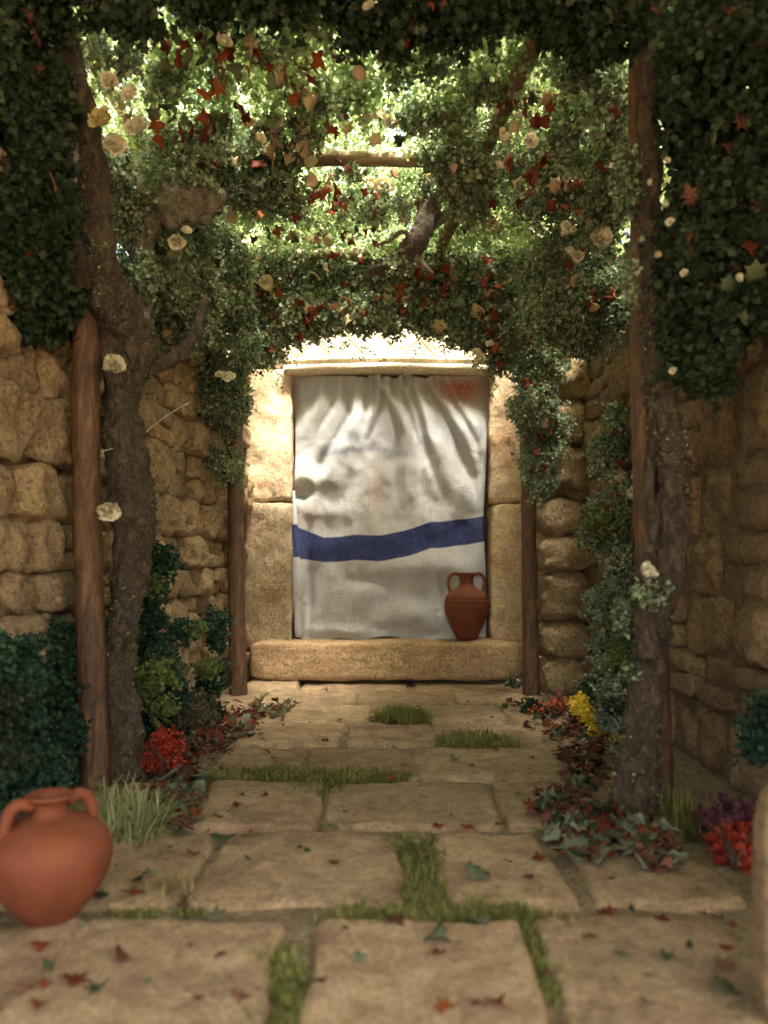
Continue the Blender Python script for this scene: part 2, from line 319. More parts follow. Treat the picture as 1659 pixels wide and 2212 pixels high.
course(1568, 1616, [(410, 520), (524, 744), (750, 935), (940, 1195), (1200, 1300)], 'the fourth course')
course(1619, 1690, [(360, 448), (452, 655), (659, 895), (899, 1250), (1255, 1390)], 'the fifth course')
course(1696, 1797, [(210, 412), (418, 692), (703, 1066), (1076, 1230), (1236, 1480)], 'the sixth course')
course(1804, 1970, [(-40, 170), (176, 428), (440, 872), (955, 1215), (1245, 1530)], 'the next nearest course')
course(1995, 2300, [(-420, 55), (62, 600), (655, 1150), (1190, 1670)], 'the nearest course')
course(2330, 3300, [(-700, 250), (262, 1000), (1015, 1900)], 'the nearest course')
for i, (cs, desc, k, n) in enumerate(SL):
    rise = 0.012 + 0.014 * random.random()
    if i == 1: rise = 0.04
    big = cs[0].y < 3.8
    v, f = slab(cs, rise, i + 1, 44 if big else 26, 24 if big else 14)
    link('paving_stone', mesh_py('paving_stone', v, f), M['floor'], bed)

# ------------------------------------------------------------------ rubble walls
def cube_grid(n):
    key = {}; V = []; Fc = []
    def vid(p):
        k = tuple(round(c, 5) for c in p)
        if k not in key: key[k] = len(V); V.append(k)
        return key[k]
    for ax in range(3):
        for sg in (-1, 1):
            for i in range(n):
                for j in range(n):
                    q = []
                    for (a, b) in ((i, j), (i + 1, j), (i + 1, j + 1), (i, j + 1)):
                        c = [0, 0, 0]; c[ax] = sg; c[(ax + 1) % 3] = -1 + 2 * a / n; c[(ax + 2) % 3] = -1 + 2 * b / n; q.append(vid(c))
                    if sg < 0: q.reverse()
                    Fc.append(tuple(q))
    return np.array(V), Fc
CG = {n: cube_grid(n) for n in (5, 6, 7, 9, 14, 20, 36)}
def rock(dim, n=7, power=5.0, amp=0.07, freq=1.6, seed=0.0, fine=0.02, facet=0.0):
    """rounded block centred on the origin, dim = half sizes"""
    V, Fc = CG[n]; out = []
    o = Vector((seed * 3.17, seed * 1.31, seed * 2.7))
    for v in V:
        l = (abs(v[0]) ** power + abs(v[1]) ** power + abs(v[2]) ** power) ** (1 / power)
        d = Vector(v) / l
        q = Vector((d.x * dim[0], d.y * dim[1], d.z * dim[2]))
        k = q * freq / max(0.1, sum(dim) / 3) + o
        s = min(dim)
        nn = Vector((noise.noise(k), noise.noise(k + Vector((31, 0, 0))), noise.noise(k + Vector((0, 47, 0))))) * amp * 2 * s
        k2 = q * 22 + o
        nn += d.normalized() * fine * s * 2 * noise.noise(k2)
        out.append(q + nn)
    return out, Fc
def rubble_wall(p0, p1, z1, face, hr, lr, mat, back, name, label, cat, n=7, slope=0.0, prot=0.05, seed=1, power=4.0, gap=0.012, core=0.015, amp=0.15):
    rd = random.Random(seed)
    p0 = Vector(p0); p1 = Vector(p1); d = p1 - p0; L = d.length; d.normalize(); nrm = Vector((-d.y, d.x, 0)) * face
    root = empty(name, (p0.x, p0.y, 0), label, cat)
    ang = math.atan2(d.y, d.x)
    # core behind the stones
    bmm = bmesh.new(); a0 = p0 + nrm * core; a1 = p1 + nrm * core; b0 = p0 - nrm * 0.40; b1 = p1 - nrm * 0.40
    vv = [bmm.verts.new((q.x, q.y, z)) for z in (-0.04, z1) for q in (a0, a1, b1, b0)]
    for f in ((0, 1, 5, 4), (1, 2, 6, 5), (2, 3, 7, 6), (3, 0, 4, 7), (4, 5, 6, 7), (3, 2, 1, 0)): bmm.faces.new([vv[i] for i in f])
    bmesh.ops.recalc_face_normals(bmm, faces=bmm.faces)
    me = bpy.data.meshes.new('wall_core'); bmm.to_mesh(me); bmm.free()
    link('wall_core', me, back, root, smooth=False)
    z = 0.0; cnt = 0
    while z < z1 - 0.05:
        h = rd.uniform(*hr); u = -rd.uniform(0, 0.2)
        while u < L:
            l = rd.uniform(*lr)
            parts = [(h, z)] if rd.random() > 0.28 or h < 0.17 else [(h * rd.uniform(.4, .6), z)]
            if parts[0][0] != h: parts.append((h - parts[0][0], z + parts[0][0]))
            for (hh, zz) in parts:
                dim = (l / 2 - gap, 0.13, hh / 2 - gap * 0.8)
                V, Fc = rock(dim, n, power, amp, 1.5, rd.random() * 60, 0.06)
                pr = rd.uniform(-0.02, prot)
                c = p0 + d * (u + l / 2) + nrm * (pr - 0.07); 
                R_ = Matrix.Rotation(ang, 4, 'Z') @ Matrix.Rotation(rd.gauss(0, 0.07), 4, 'Z') @ Matrix.Rotation(rd.gauss(slope, 0.045), 4, 'Y')
                zc = zz + hh / 2
                me = mesh_py('stone', [R_ @ v for v in V], Fc)
                o = link('stone', me, mat, root); o.location = Vector((c.x, c.y, zc)) - root.location
                cnt += 1
            u += l
        z += h
    return root
LW0, LW1 = (-1.80, 1.6, 0), (-1.27, 6.93, 0)
RW0, RW1 = (1.60, 1.9, 0), (1.64, 6.93, 0)
lwall = rubble_wall(LW0, LW1, 2.55, -1, (0.17, 0.33), (0.22, 0.46), M['wall'], M['wallback'], 'rubble_wall',
    'tan rubble stone wall along the left side behind the post and bushes', 'wall', n=9, slope=0.03, prot=0.10, seed=5, power=6.0, gap=0.004, core=0.02, amp=0.17)
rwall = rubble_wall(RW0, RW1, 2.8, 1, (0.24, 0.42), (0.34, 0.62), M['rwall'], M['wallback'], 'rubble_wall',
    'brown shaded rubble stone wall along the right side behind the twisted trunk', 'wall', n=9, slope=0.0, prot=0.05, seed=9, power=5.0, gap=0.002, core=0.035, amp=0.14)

# upright stack of big stones that stands out beside the far right post
pier = empty('stacked_pier', (1.42, 6.4, 0), 'upright pier of stacked rounded brown stones right of the far right post', 'pier')
zz = -0.02; rp = random.Random(4)
while zz < 2.9:
    h = rp.uniform(0.26, 0.40); V, Fc = rock((rp.uniform(0.19, 0.215), 0.2, h / 2 - 0.003), 14, 4.0, 0.13, 1.6, zz * 7 + 2, 0.05)
    o = link('stone', mesh_py('stone', V, Fc), M['pier'], pier); o.location = Vector((1.42 + rp.uniform(-.015, .015), 6.42, zz + h / 2)) - pier.location; zz += h

# ------------------------------------------------------------------ doorway wall
def block(x0, x1, y0, y1, z0, z1, n=14, power=12, amp=0.05, seed=0, fine=0.02):
    V, Fc = rock(((x1 - x0) / 2, (y1 - y0) / 2, (z1 - z0) / 2), n, power, amp, 2.0, seed, fine)
    c = Vector(((x0 + x1) / 2, (y0 + y1) / 2, (z0 + z1) / 2))
    return [v + c for v in V], Fc
DY = 7.0
def X(px, Y=DY): return (px - CX) / F * Y
def Z(py, Y=DY): return 1 + (HY - py) / F * Y
dw = empty('stone_doorway', (X(840), DY, 0), 'pale stone door frame with jambs, carved lintel and brown sill at the end of the passage', 'doorway')
def dpart(name, args, mat, **kw):
    v, f = block(*args, **kw); return link(name, mesh_py(name, v, f), mat, dw)
dpart('jamb_stone', (X(530), X(632), 6.90, 7.25, Z(1084), Z(800)), M['jamb'], n=36, power=16, fine=0.028, seed=1.1)
dpart('jamb_stone', (X(530), X(634), 6.88, 7.25, Z(1400), Z(1087)), M['jamb'], n=36, power=16, fine=0.028, seed=2.7)
dpart('jamb_stone', (X(1055), X(1175), 6.90, 7.25, Z(1088), Z(800)), M['jamb'], n=36, power=16, fine=0.028, seed=3.9)
dpart('jamb_stone', (X(1057), X(1175), 6.885, 7.25, Z(1386), Z(1091)), M['jamb'], n=36, power=16, fine=0.028, seed=4.4)
dpart('sill', (X(538, 6.7), X(1140, 6.7), 6.64, 7.12, 0.045, Z(1386, 6.7)), M['sill'], n=36, power=10, amp=0.05, seed=5.5, fine=0.03)
# cornice above the curtain: a curved moulding
prof = [(6.84, 2.635), (6.82, 2.655), (6.81, 2.68), (6.825, 2.70), (6.86, 2.705), (6.86, 2.715), (6.83, 2.73), (6.83, 2.75), (6.86, 2.762), (7.2, 2.762), (7.2, 2.635)]
V = []; nxs = 40
for i in range(nxs + 1):
    u = i / nxs; x = X(618) + (X(1066) - X(618)) * u; arch = 0.02 * (1 - (2 * u - 1) ** 2)
    for (y, z) in prof: V.append((x, y + 0.004 * noise.noise(Vector((x * 6, y, z * 9))), z - 0.02 + arch + 0.006 * noise.noise(Vector((x * 4, y * 3, z)))))
k = len(prof); Fc = [(i * k + j, i * k + (j + 1) % k, (i + 1) * k + (j + 1) % k, (i + 1) * k + j) for i in range(nxs) for j in range(k)]
Fc += [tuple(range(k)), tuple(nxs * k + j for j in range(k - 1, -1, -1))]
link('cornice', mesh_py('cornice', V, Fc), M['lintel'], dw)
# carved frieze: crossing diagonal bands in relief
nx, nz = 240, 46; x0, x1, z0, z1 = X(612), X(1072), 2.765, 3.02; V = []
for j in range(nz + 1):
    for i in range(nx + 1):
        x = x0 + (x1 - x0) * i / nx; z = z0 + (z1 - z0) * j / nz
        a = ((x + (z - z0) * 0.95) / 0.30) % 1.0; b = ((x - (z - z0) * 0.95) / 0.30) % 1.0
        g = min(abs(a - .5), abs(b - .5)) * 0.30
        ring = abs(math.hypot(((x / 0.30) % 1.0 - .5) * 0.30, (z - z0 - 0.13)) - 0.05)
        d = max(math.exp(-(g / 0.012) ** 2), 0.7 * math.exp(-(ring / 0.009) ** 2))
        V.append((x, 6.925 + 0.011 * d + 0.006 * noise.noise(Vector((x * 9, 0, z * 9))), z))
Fc = [(j * (nx + 1) + i, j * (nx + 1) + i + 1, (j + 1) * (nx + 1) + i + 1, (j + 1) * (nx + 1) + i) for j in range(nz) for i in range(nx)]
o = len(V); V += [(x0, 7.2, z0), (x1, 7.2, z0), (x1, 7.2, z1), (x0, 7.2, z1)]
top = [nz * (nx + 1) + i for i in range(nx + 1)]; bot = list(range(nx + 1)); lf = [j * (nx + 1) for j in range(nz + 1)]; rt = [j * (nx + 1) + nx for j in range(nz + 1)]
Fc += [tuple(top) + (o + 2, o + 3), tuple(reversed(bot)) + (o, o + 1), tuple(lf) + (o + 3, o), tuple(reversed(rt)) + (o + 1, o + 2), (o, o + 3, o + 2, o + 1)]
link('carved_frieze', mesh_py('carved_frieze', V, Fc), M['lintel'], dw)
# end wall around the doorway
ew = empty('end_wall', (0, 7.1, 0), 'pale plastered end wall standing around and above the stone doorway', 'wall')
for (a, b, z0_, z1_) in ((-1.9, X(527), -0.04, 3.0), (X(1178), 1.9, -0.04, 3.0), (X(527), X(612), Z(797), 3.02), (X(1072), X(1178), Z(797), 3.02)):
    v, f = block(a, b, 6.96, 7.3, z0_, z1_, n=14, power=30, amp=0.02, seed=a)
    link('wall_panel', mesh_py('wall_panel', v, f), M['lintel'], ew)
v, f = block(X(600), X(1090), 7.16, 7.30, -0.04, 2.76, n=6, power=40, amp=0.0)
link('dark_recess', mesh_py('dark_recess', v, f), M['wallback'], ew)

# ------------------------------------------------------------------ curtain
def curtain():
    nx, nz = 190, 250; V = []; at = []; ao = []; ab = []
    def seg(px, py, a, b):
        ax, ay = a; bx, by = b; vx, vy = bx - ax, by - ay; L = math.hypot(vx, vy)
        t = ((px - ax) * vx + (py - ay) * vy) / (L * L); tc = max(0, min(1, t))
        dx, dy = px - ax - vx * tc, py - ay - vy * tc
        s = ((px - ax) * vy - (py - ay) * vx) / L
        return tc, s, math.hypot(dx, dy)
    # folds that fan out from the gathered rail: path, amplitude (m), width px, sharp side
    CR = [([(764, 815), (752, 900), (700, 1000), (640, 1120)], 0.050, 26, 1),
          ([(782, 815), (790, 880), (780, 960), (770, 1060)], 0.024, 18, -1),
          ([(806, 815), (842, 880), (862, 940), (854, 1010), (850, 1160)], 0.060, 26, 1),
          ([(880, 815), (898, 870), (912, 940), (940, 1030), (975, 1110)], 0.050, 24, 1),
          ([(918, 815), (946, 870), (1000, 980), (1034, 1090), (1044, 1140)], 0.045, 24, 1),
          ([(700, 815), (680, 860), (655, 905), (640, 950)], 0.030, 20, 1),
          ([(840, 815), (826, 870), (800, 950), (806, 1050)], 0.030, 18, -1), ([(858, 815), (880, 880), (905, 960), (912, 1080)], 0.028, 16, 1), ([(735, 815), (722, 870), (690, 930), (668, 1000)], 0.028, 18, 1), ([(960, 815), (985, 880), (1020, 950), (1040, 1020)], 0.030, 18, 1)]
    LUMP = [(640, 1066, 34, 12, -0.045), (672, 1036, 30, 20, 0.03), (668, 1270, 10, 90, -0.05), (648, 1290, 9, 80, 0.04), (800, 1255, 60, 14, -0.03), (900, 1225, 60, 26, 0.03), (830, 1300, 26, 50, -0.035),
            (770, 1290, 50, 40, 0.03), (890, 1330, 40, 26, 0.045), (850, 1358, 34, 12, -0.04), (960, 1262, 14, 36, -0.04), (985, 1230, 30, 26, 0.03), (740, 1362, 60, 12, 0.03), (930, 1368, 26, 8, -0.03), (720, 1110, 60, 20, 0.015), (1000, 1080, 30, 50, 0.02)]
    for j in range(nz + 1):
        for i in range(nx + 1):
            u = i / nx; v = j / nz
            topy = 815 + 10 * math.cos(u * PI) * 0 + 3 * math.sin(u * 40) * (1 if 0.3 < u < 0.75 else 0.2)
            boty = 1381 + 5 * math.sin(u * 9 + 1) + 3 * math.sin(u * 23)
            lx = 629 + 6 * math.sin(v * 7) + (6 if v > 0.85 else 0) + 10 * v; rx = 1054 + 3 * math.sin(v * 9) - 4 * v + (2 if v < 0.1 else -3 * math.sin(v * 3))
            px = lx + (rx - lx) * u; py = topy + (boty - topy) * v
            d = 0.0
            for pts, amp, wd, sd_ in CR:
                y0_, y1_ = pts[0][1], pts[-1][1]; tt = (py - y0_) / (y1_ - y0_)
                if tt > 1.0: continue
                xc = np.interp(py, [q[1] for q in pts], [q[0] for q in pts]); w_ = wd * (0.35 + 1.2 * tt); s = (px - xc) * sd_ / w_
                if abs(s) > 5: continue
                prof = -math.exp(-(s / 0.38) ** 2) * 0.55 + 0.9 * (math.exp(-((s - 0.95) / 0.75) ** 2) if s < .95 else math.exp(-((s - 0.95) / 1.3) ** 2))
                d += 1.05 * amp * prof * math.sin(PI * min(1, 0.16 + 0.84 * tt)) ** 0.8
            for (lx_, ly_, ra, rb, am) in LUMP: d += 1.4 * am * math.exp(-((px - lx_) / ra) ** 2 - ((py - ly_) / rb) ** 2)
            # fine gathers under the rail
            if 700 < px < 990: 
                win = math.exp(-((px - 845) / 85) ** 2) * math.exp(-v * 16)
                d += 0.040 * win * math.sin(px * 0.30 + 4 * noise.noise(Vector((px * .02, 0, 0))))
            p3 = Vector((px * 0.012, py * 0.008, 3.0))
            d += 0.032 * noise.noise(p3) + 0.016 * noise.noise(p3 * 2.6) + 0.005 * noise.noise(p3 * 6)
            if v > 0.8: d += (v - 0.8) * 0.10 * noise.noise(Vector((px * 0.03, py * 0.02, 9)))
            e = min(u, 1 - u) * 12
            if e < 1: d -= 0.05 * (1 - e) ** 2
            Y = 7.02 - max(-0.03, 0.055 + d)
            V.append(((px - CX) / F * 7.0, min(Y, 7.10), 1 + (HY - py) / F * 7.0))
            # printed stripe: its middle and half height along the cloth
            sx = [(600, 1168), (640, 1172), (700, 1188), (760, 1184), (820, 1184), (870, 1176), (930, 1158), (1000, 1150), (1060, 1140)]
            ym = np.interp(px, [q[0] for q in sx], [q[1] for q in sx]); hh = np.interp(px, [630, 700, 900, 1060], [36, 27, 29, 28])
            at.append(1 - abs(py - ym - 3 * noise.noise(Vector((px * 0.02, 0, 0)))) / hh)
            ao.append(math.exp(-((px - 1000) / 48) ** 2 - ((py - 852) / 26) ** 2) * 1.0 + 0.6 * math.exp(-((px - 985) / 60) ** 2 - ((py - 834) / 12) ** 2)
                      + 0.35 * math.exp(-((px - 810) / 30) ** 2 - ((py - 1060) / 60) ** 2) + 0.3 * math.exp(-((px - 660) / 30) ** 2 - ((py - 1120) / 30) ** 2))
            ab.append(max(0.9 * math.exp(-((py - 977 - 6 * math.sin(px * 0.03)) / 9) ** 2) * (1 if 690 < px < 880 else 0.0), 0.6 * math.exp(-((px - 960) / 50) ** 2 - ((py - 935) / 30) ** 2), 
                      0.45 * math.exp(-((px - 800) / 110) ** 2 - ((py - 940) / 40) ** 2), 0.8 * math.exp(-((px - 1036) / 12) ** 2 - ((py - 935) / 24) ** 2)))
    Fc = [(j * (nx + 1) + i, (j + 1) * (nx + 1) + i, (j + 1) * (nx + 1) + i + 1, j * (nx + 1) + i + 1) for j in range(nz) for i in range(nx)]
    me = mesh_py('curtain', V, Fc)
    for nm, arr in (('stripe', at), ('rust', ao), ('blue', ab)):
        a = me.attributes.new(nm, 'FLOAT', 'POINT'); a.data.foreach_set('value', np.array(arr, dtype=np.float32))
    m, t, out = newmat('wool_cloth'); L = t.links
    geo = N(t, 'ShaderNodeNewGeometry'); pos = geo.outputs['Position']
    def att(n): a = N(t, 'ShaderNodeAttribute'); a.attribute_name = n; return a.outputs['Fac']
    f1 = noi(t, pos, 7, 6, 0.65); f2 = noi(t, pos, 120, 5, 0.8); f3 = noi(t, pos, 30, 6, 0.75)
    base = ramp(t, [(0.3, (0.62, 0.625, 0.61)), (0.55, (0.71, 0.715, 0.70)), (0.75, (0.76, 0.765, 0.75))], f1.outputs[0]).outputs[0]
    base = mix(t, base, ramp(t, [(0.3, (0.85, 0.84, 0.82)), (0.55, (1, 1, 1))], f3.outputs[0]).outputs[0], 0.5, 'MULTIPLY')
    def mul(a, src):
        q = N(t, 'ShaderNodeMath', operation='MULTIPLY', use_clamp=True); L.new(a, q.inputs[0]); L.new(src, q.inputs[1]); return q.outputs[0]
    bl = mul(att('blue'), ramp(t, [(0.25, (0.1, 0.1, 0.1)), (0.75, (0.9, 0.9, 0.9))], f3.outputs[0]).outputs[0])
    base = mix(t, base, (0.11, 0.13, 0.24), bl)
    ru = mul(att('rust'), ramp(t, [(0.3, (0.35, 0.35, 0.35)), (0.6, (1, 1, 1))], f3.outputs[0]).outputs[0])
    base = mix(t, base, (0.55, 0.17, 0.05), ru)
    st = N(t, 'ShaderNodeMath', operation='MULTIPLY_ADD'); L.new(f2.outputs[0], st.inputs[0]); st.inputs[1].default_value = 0.16; L.new(att('stripe'), st.inputs[2])
    navy = ramp(t, [(0.36, (0.008, 0.014, 0.06)), (0.52, (0.024, 0.042, 0.17)), (0.68, (0.16, 0.20, 0.38))], f2.outputs[0]).outputs[0]
    base = mix(t, base, navy, ramp(t, [(0.07, (0, 0, 0)), (0.13, (1, 1, 1))], st.outputs[0]).outputs[0])
    bs = N(t, 'ShaderNodeBsdfPrincipled'); L.new(base, bs.inputs['Base Color']); bs.inputs['Roughness'].default_value = 0.95; bs.inputs['Specular IOR Level'].default_value = 0.1
    bs.inputs['Sheen Weight'].default_value = 0.15
    wv = N(t, 'ShaderNodeTexWave', wave_type='BANDS', bands_direction='DIAGONAL'); wv.inputs['Scale'].default_value = 75; wv.inputs['Distortion'].default_value = 3; L.new(pos, wv.inputs[0])
    s = N(t, 'ShaderNodeMath', operation='MULTIPLY_ADD'); L.new(wv.outputs[1], s.inputs[0]); s.inputs[1].default_value = 0.18; L.new(f2.outputs[0], s.inputs[2])
    s2 = N(t, 'ShaderNodeMath', operation='MULTIPLY_ADD'); L.new(f3.outputs[0], s2.inputs[0]); s2.inputs[1].default_value = 1.4; L.new(s.outputs[0], s2.inputs[2])
    base = mix(t, base, ramp(t, [(0.35, (0.78, 0.78, 0.78)), (0.65, (1.15, 1.15, 1.15))], f2.outputs[0]).outputs[0], 0.7, 'MULTIPLY'); L.new(base, bs.inputs['Base Color'])
    bp = N(t, 'ShaderNodeBump'); bp.inputs['Strength'].default_value = 0.9; bp.inputs['Distance'].default_value = 0.02; L.new(s2.outputs[0], bp.inputs['Height']); L.new(bp.outputs[0], bs.inputs['Normal'])
    L.new(bs.outputs[0], out.inputs[0])
    o = link('curtain', me, m)
    tag(o, 'off white wool curtain with navy stripe and rust stain hanging in the stone doorway', 'curtain')
    md = o.modifiers.new('thick', 'SOLIDIFY'); md.thickness = 0.008; md.offset = -1
    return o
cur = curtain()
# side roll of cloth folded back at the lower left edge
V, Fc = tube([P(634, 1060, 6.97), P(638, 1150, 6.96), P(641, 1260, 6.95), P(646, 1376, 6.94)], [0.012, 0.028, 0.04, 0.035], 30, 12, 0.15, 6)
rl = link('folded_edge', mesh_py('folded_edge', V, Fc), None, cur); 
for mt in cur.data.materials: rl.data.materials.append(mt)
a_ = rl.data.attributes.new('stripe', 'FLOAT', 'POINT'); a_.data.foreach_set('value', np.array([1 - abs((HY - (v[2] - 1) / v[1] * F) - 1168) / 36 for v in V], dtype=np.float32))
rl.location = (0, 0, 0)

# ------------------------------------------------------------------ terracotta jugs
def lathe(prof, seg=56):
    V = []; Fc = []; n = len(prof)
    for i in range(seg):
        a = 2 * PI * i / seg
        for (r, z) in prof: V.append((r * math.cos(a), r * math.sin(a), z))
    for i in range(seg):
        for j in range(n - 1):
            a, b = i * n + j, ((i + 1) % seg) * n + j
            Fc.append((a, b, b + 1, a + 1))
    return V, Fc
def jug(loc, prof, handles, rot, label, tilt=0.0, rings=0.0):
    root = empty('clay_jug', loc, label, 'jug'); root.rotation_euler = (tilt, 0, rot)
    pp = catmull([(r, z) for r, z in prof], 90)
    v, f = lathe([(max(0.0005, p[0] * (1 + (rings * math.sin(p[1] * 260) if 0.18 < p[1] < 0.40 and i < 75 else 0))), p[1]) for i, p in enumerate(pp)])
    b = link('body', mesh_py('body', v, f), M['clay'], root, loc=(0, 0, 0))
    for s in (-1, 1):
        path = [(s * x, 0, z) for (x, z) in handles]
        V, Fc = tube(path, [handles_r] * len(path), 26, 12, 0.05, 20, flat=1.0)
        link('handle', mesh_py('handle', V, Fc), M['clay'], root, loc=(0, 0, 0))
    return root
k = 0.188; handles_r = 0.014
far_prof = [(0, 0), (0.05, 0.0), (0.085, 0.003), (0.10, 0.03), (0.145, 0.12), (0.178, 0.21), (0.190, 0.275), (0.184, 0.315), (0.1865, 0.325), (0.176, 0.345), (0.178, 0.355), (0.14, 0.395), (0.095, 0.425), (0.062, 0.450), (0.053, 0.48), (0.055, 0.515), (0.062, 0.540), (0.068, 0.552), (0.062, 0.560), (0.05, 0.552), (0.042, 0.51), (0.04, 0.46), (0.09, 0.40), (0.14, 0.3)]
jug((X(1008, 6.84), 6.84, Z(1379, 6.84) - 0.004), far_prof, [(0.055, 0.535), (0.10, 0.552), (0.142, 0.53), (0.157, 0.48), (0.150, 0.43), (0.135, 0.392)], 0.12,
    'ribbed round-bellied terracotta jug with two handles standing on the sill beside the curtain', rings=0.012)
handles_r = 0.0175
g0 = G(108, 1998)
near_prof = [(0, 0), (0.03, 0), (0.060, 0.004), (0.078, 0.022), (0.120, 0.070), (0.150, 0.120), (0.164, 0.165), (0.166, 0.205), (0.154, 0.238), (0.124, 0.266), (0.082, 0.286), (0.052, 0.296), (0.044, 0.310), (0.045, 0.325), (0.056, 0.338), (0.064, 0.345), (0.062, 0.353), (0.046, 0.350), (0.034, 0.338), (0.03, 0.30), (0.07, 0.27), (0.12, 0.18)]
jug((g0.x, g0.y, 0.012), near_prof, [(0.048, 0.326), (0.078, 0.337), (0.102, 0.328), (0.116, 0.300), (0.122, 0.270), (0.120, 0.248)], 0.75,
    'large plain terracotta jug cut by the left picture edge, standing on the paving')

# ------------------------------------------------------------------ pergola
pg = empty('pergola', (0, 4.7, 0), 'rustic pergola of brown stick posts and poles carrying the leafy roof over the passage', 'pergola')
def pole(name, pts, rad, mat, n=60, seg=16, rough=0.11, parent=pg, freq=6):
    V, Fc = tube(pts, rad, n, seg, rough, freq); return link(name, mesh_py(name, V, Fc), mat, parent)
pole('post', [P(206, 1715, 3.65), P(196, 1400, 3.65), P(186, 1000, 3.65), P(184, 720, 3.65), P(170, 400, 3.7), P(150, 60, 3.72)], [0.068, 0.064, 0.062, 0.058, 0.045, 0.035], M['post'])
pole('post', [P(515, 1525, 6.12), P(511, 1300, 6.12), P(509, 1000, 6.12), P(512, 800, 6.12), P(508, 580, 6.12)], [0.070, 0.064, 0.060, 0.055, 0.052], M['post'])
pole('post', [P(1148, 1512, 6.12), P(1145, 1300, 6.12), P(1140, 1000, 6.12), P(1136, 800, 6.12), P(1138, 580, 6.12)], [0.068, 0.060, 0.057, 0.054, 0.05], M['post'])
pole('post', [P(1424, 1755, 3.38), P(1412, 1400, 3.36), P(1396, 1000, 3.36), P(1388, 650, 3.36), P(1384, 60, 3.36)], [0.062, 0.060, 0.056, 0.052, 0.05], M['post'])
ZR = 3.28
pole('cross_beam', [(-1.7, 3.3, ZR + .16), (0, 3.28, ZR + 0.2), (1.6, 3.25, ZR + .14)], [0.045, 0.05, 0.045], M['beam'])
pole('cross_beam', [P(560, 350, 4.52), P(720, 341, 4.5), P(830, 344, 4.5), P(1250, 350, 4.5)], [0.038, 0.042, 0.040, 0.036], M['beam'])
pole('cross_beam', [P(420, 553, 6.0), P(700, 549, 6.0), P(900, 547, 6.0), P(1040, 547, 6.0), P(1230, 545, 6.0)], [0.038, 0.042, 0.041, 0.04, 0.036], M['beam'])
pole('rafter', [P(1215, -70, 3.15), P(1170, 60, 3.42), P(1078, 250, 4.1), P(985, 460, 5.2), P(940, 560, 5.95), P(905, 628, 6.6)], [0.048, 0.046, 0.046, 0.044, 0.04, 0.036], M['beam'])
pole('rafter', [P(350, -90, 3.1), P(398, 15, 3.35), P(470, 135, 3.75), P(520, 260, 4.4), P(640, 540, 6.3)], [0.034, 0.036, 0.036, 0.034, 0.03], M['beam'])
pole('rafter', [(-1.35, 3.3, ZR + .05), (-1.3, 5, ZR + .05), (-1.2, 6.5, ZR + .05)], [0.04] * 3, M['beam'])
pole('rafter', [(1.25, 3.2, ZR + .05), (1.25, 5, ZR + .05), (1.2, 6.5, ZR + .05)], [0.04] * 3, M['beam'])
for (x, y, Y, s) in ((957, 550, 5.92, 0.07), (930, 352, 4.46, 0.05)):
    v, f = rock((s * .8, s, s * 1.1), 9, 2.0, 0.4, 3, x, 0.3); c = P(x, y, Y); link('lashing', mesh_py('lashing', [q + c for q in v], f), M['lash'], pg)

# ------------------------------------------------------------------ leaf tools
# tiny leaflet: a folded kite
LT = np.array([(0, 0, 0), (-0.5, 0.42, 0.2), (0, 1, -0.05), (0.5, 0.55, 0.22)], dtype=np.float32)
LF = np.array([(0, 2, 1), (0, 3, 2)], dtype=np.int32)
# ivy leaf with five lobes
iv = [(0, 0), (-0.30, -0.08), (-0.52, 0.22), (-0.34, 0.38), (-0.50, 0.70), (-0.2, 0.66), (0, 1.0), (0.2, 0.66), (0.50, 0.70), (0.34, 0.38), (0.52, 0.22), (0.30, -0.08)]
IT = np.array([(x, y, 0.10 * abs(x) - 0.10 * y * y) for x, y in iv] + [(0, 0.4, -0.04)], dtype=np.float32)
IF = np.array([(12, (i + 1) % 12, i) for i in range(12)], dtype=np.int32)
def rotmats(n, tilt=1.0):
    q = rng.normal(size=(n, 4)); q[:, 1:3] *= tilt; q /= np.linalg.norm(q, axis=1)[:, None]
    w_, x, y, z = q.T
    return np.stack([np.stack([1 - 2 * (y * y + z * z), 2 * (x * y - z * w_), 2 * (x * z + y * w_)], 1),
                     np.stack([2 * (x * y + z * w_), 1 - 2 * (x * x + z * z), 2 * (y * z - x * w_)], 1),
                     np.stack([2 * (x * z - y * w_), 2 * (y * z + x * w_), 1 - 2 * (x * x + y * y)], 1)], 1)
def scatter(pts, size, T=LT, Fm=LF, var=0.5, squash=1.0):
    n = len(pts); Rm = rotmats(n); s = size * (1 - var / 2 + var * rng.random(n))
    V = np.einsum('nij,kj->nki', Rm, T) * s[:, None, None] + pts[:, None, :]
    Fi = Fm[None] + (np.arange(n) * len(T))[:, None, None]
    return V.reshape(-1, 3), Fi.reshape(-1, 3)
def strands(start, steps, step, curl=0.6, droop=0.15, jit=0.5):
    """curly sprigs growing from start points; returns leaflet positions"""
    n = len(start); p = start.copy(); d = rng.normal(size=(n, 3)); d /= np.linalg.norm(d, axis=1)[:, None]; out = []
    for k in range(steps):
        d = d + curl * rng.normal(size=(n, 3)); d[:, 2] -= droop; d /= np.linalg.norm(d, axis=1)[:, None]
        p = p + d * step; out.append(p + rng.normal(size=(n, 3)) * step * jit * 0.5); out.append(p + rng.normal(size=(n, 3)) * step * jit)
    return np.concatenate(out)
def in_blob(n, b):
    x, y, Y, rx, ry, dy = b
    c = np.array(P(x, y, Y)); r = np.array([rx / F * Y, dy, ry / F * Y])
    q = rng.normal(size=(n, 3)); q /= np.linalg.norm(q, axis=1)[:, None]; q *= (rng.random(n) ** (1 / 2.2))[:, None]
    return c + q * r
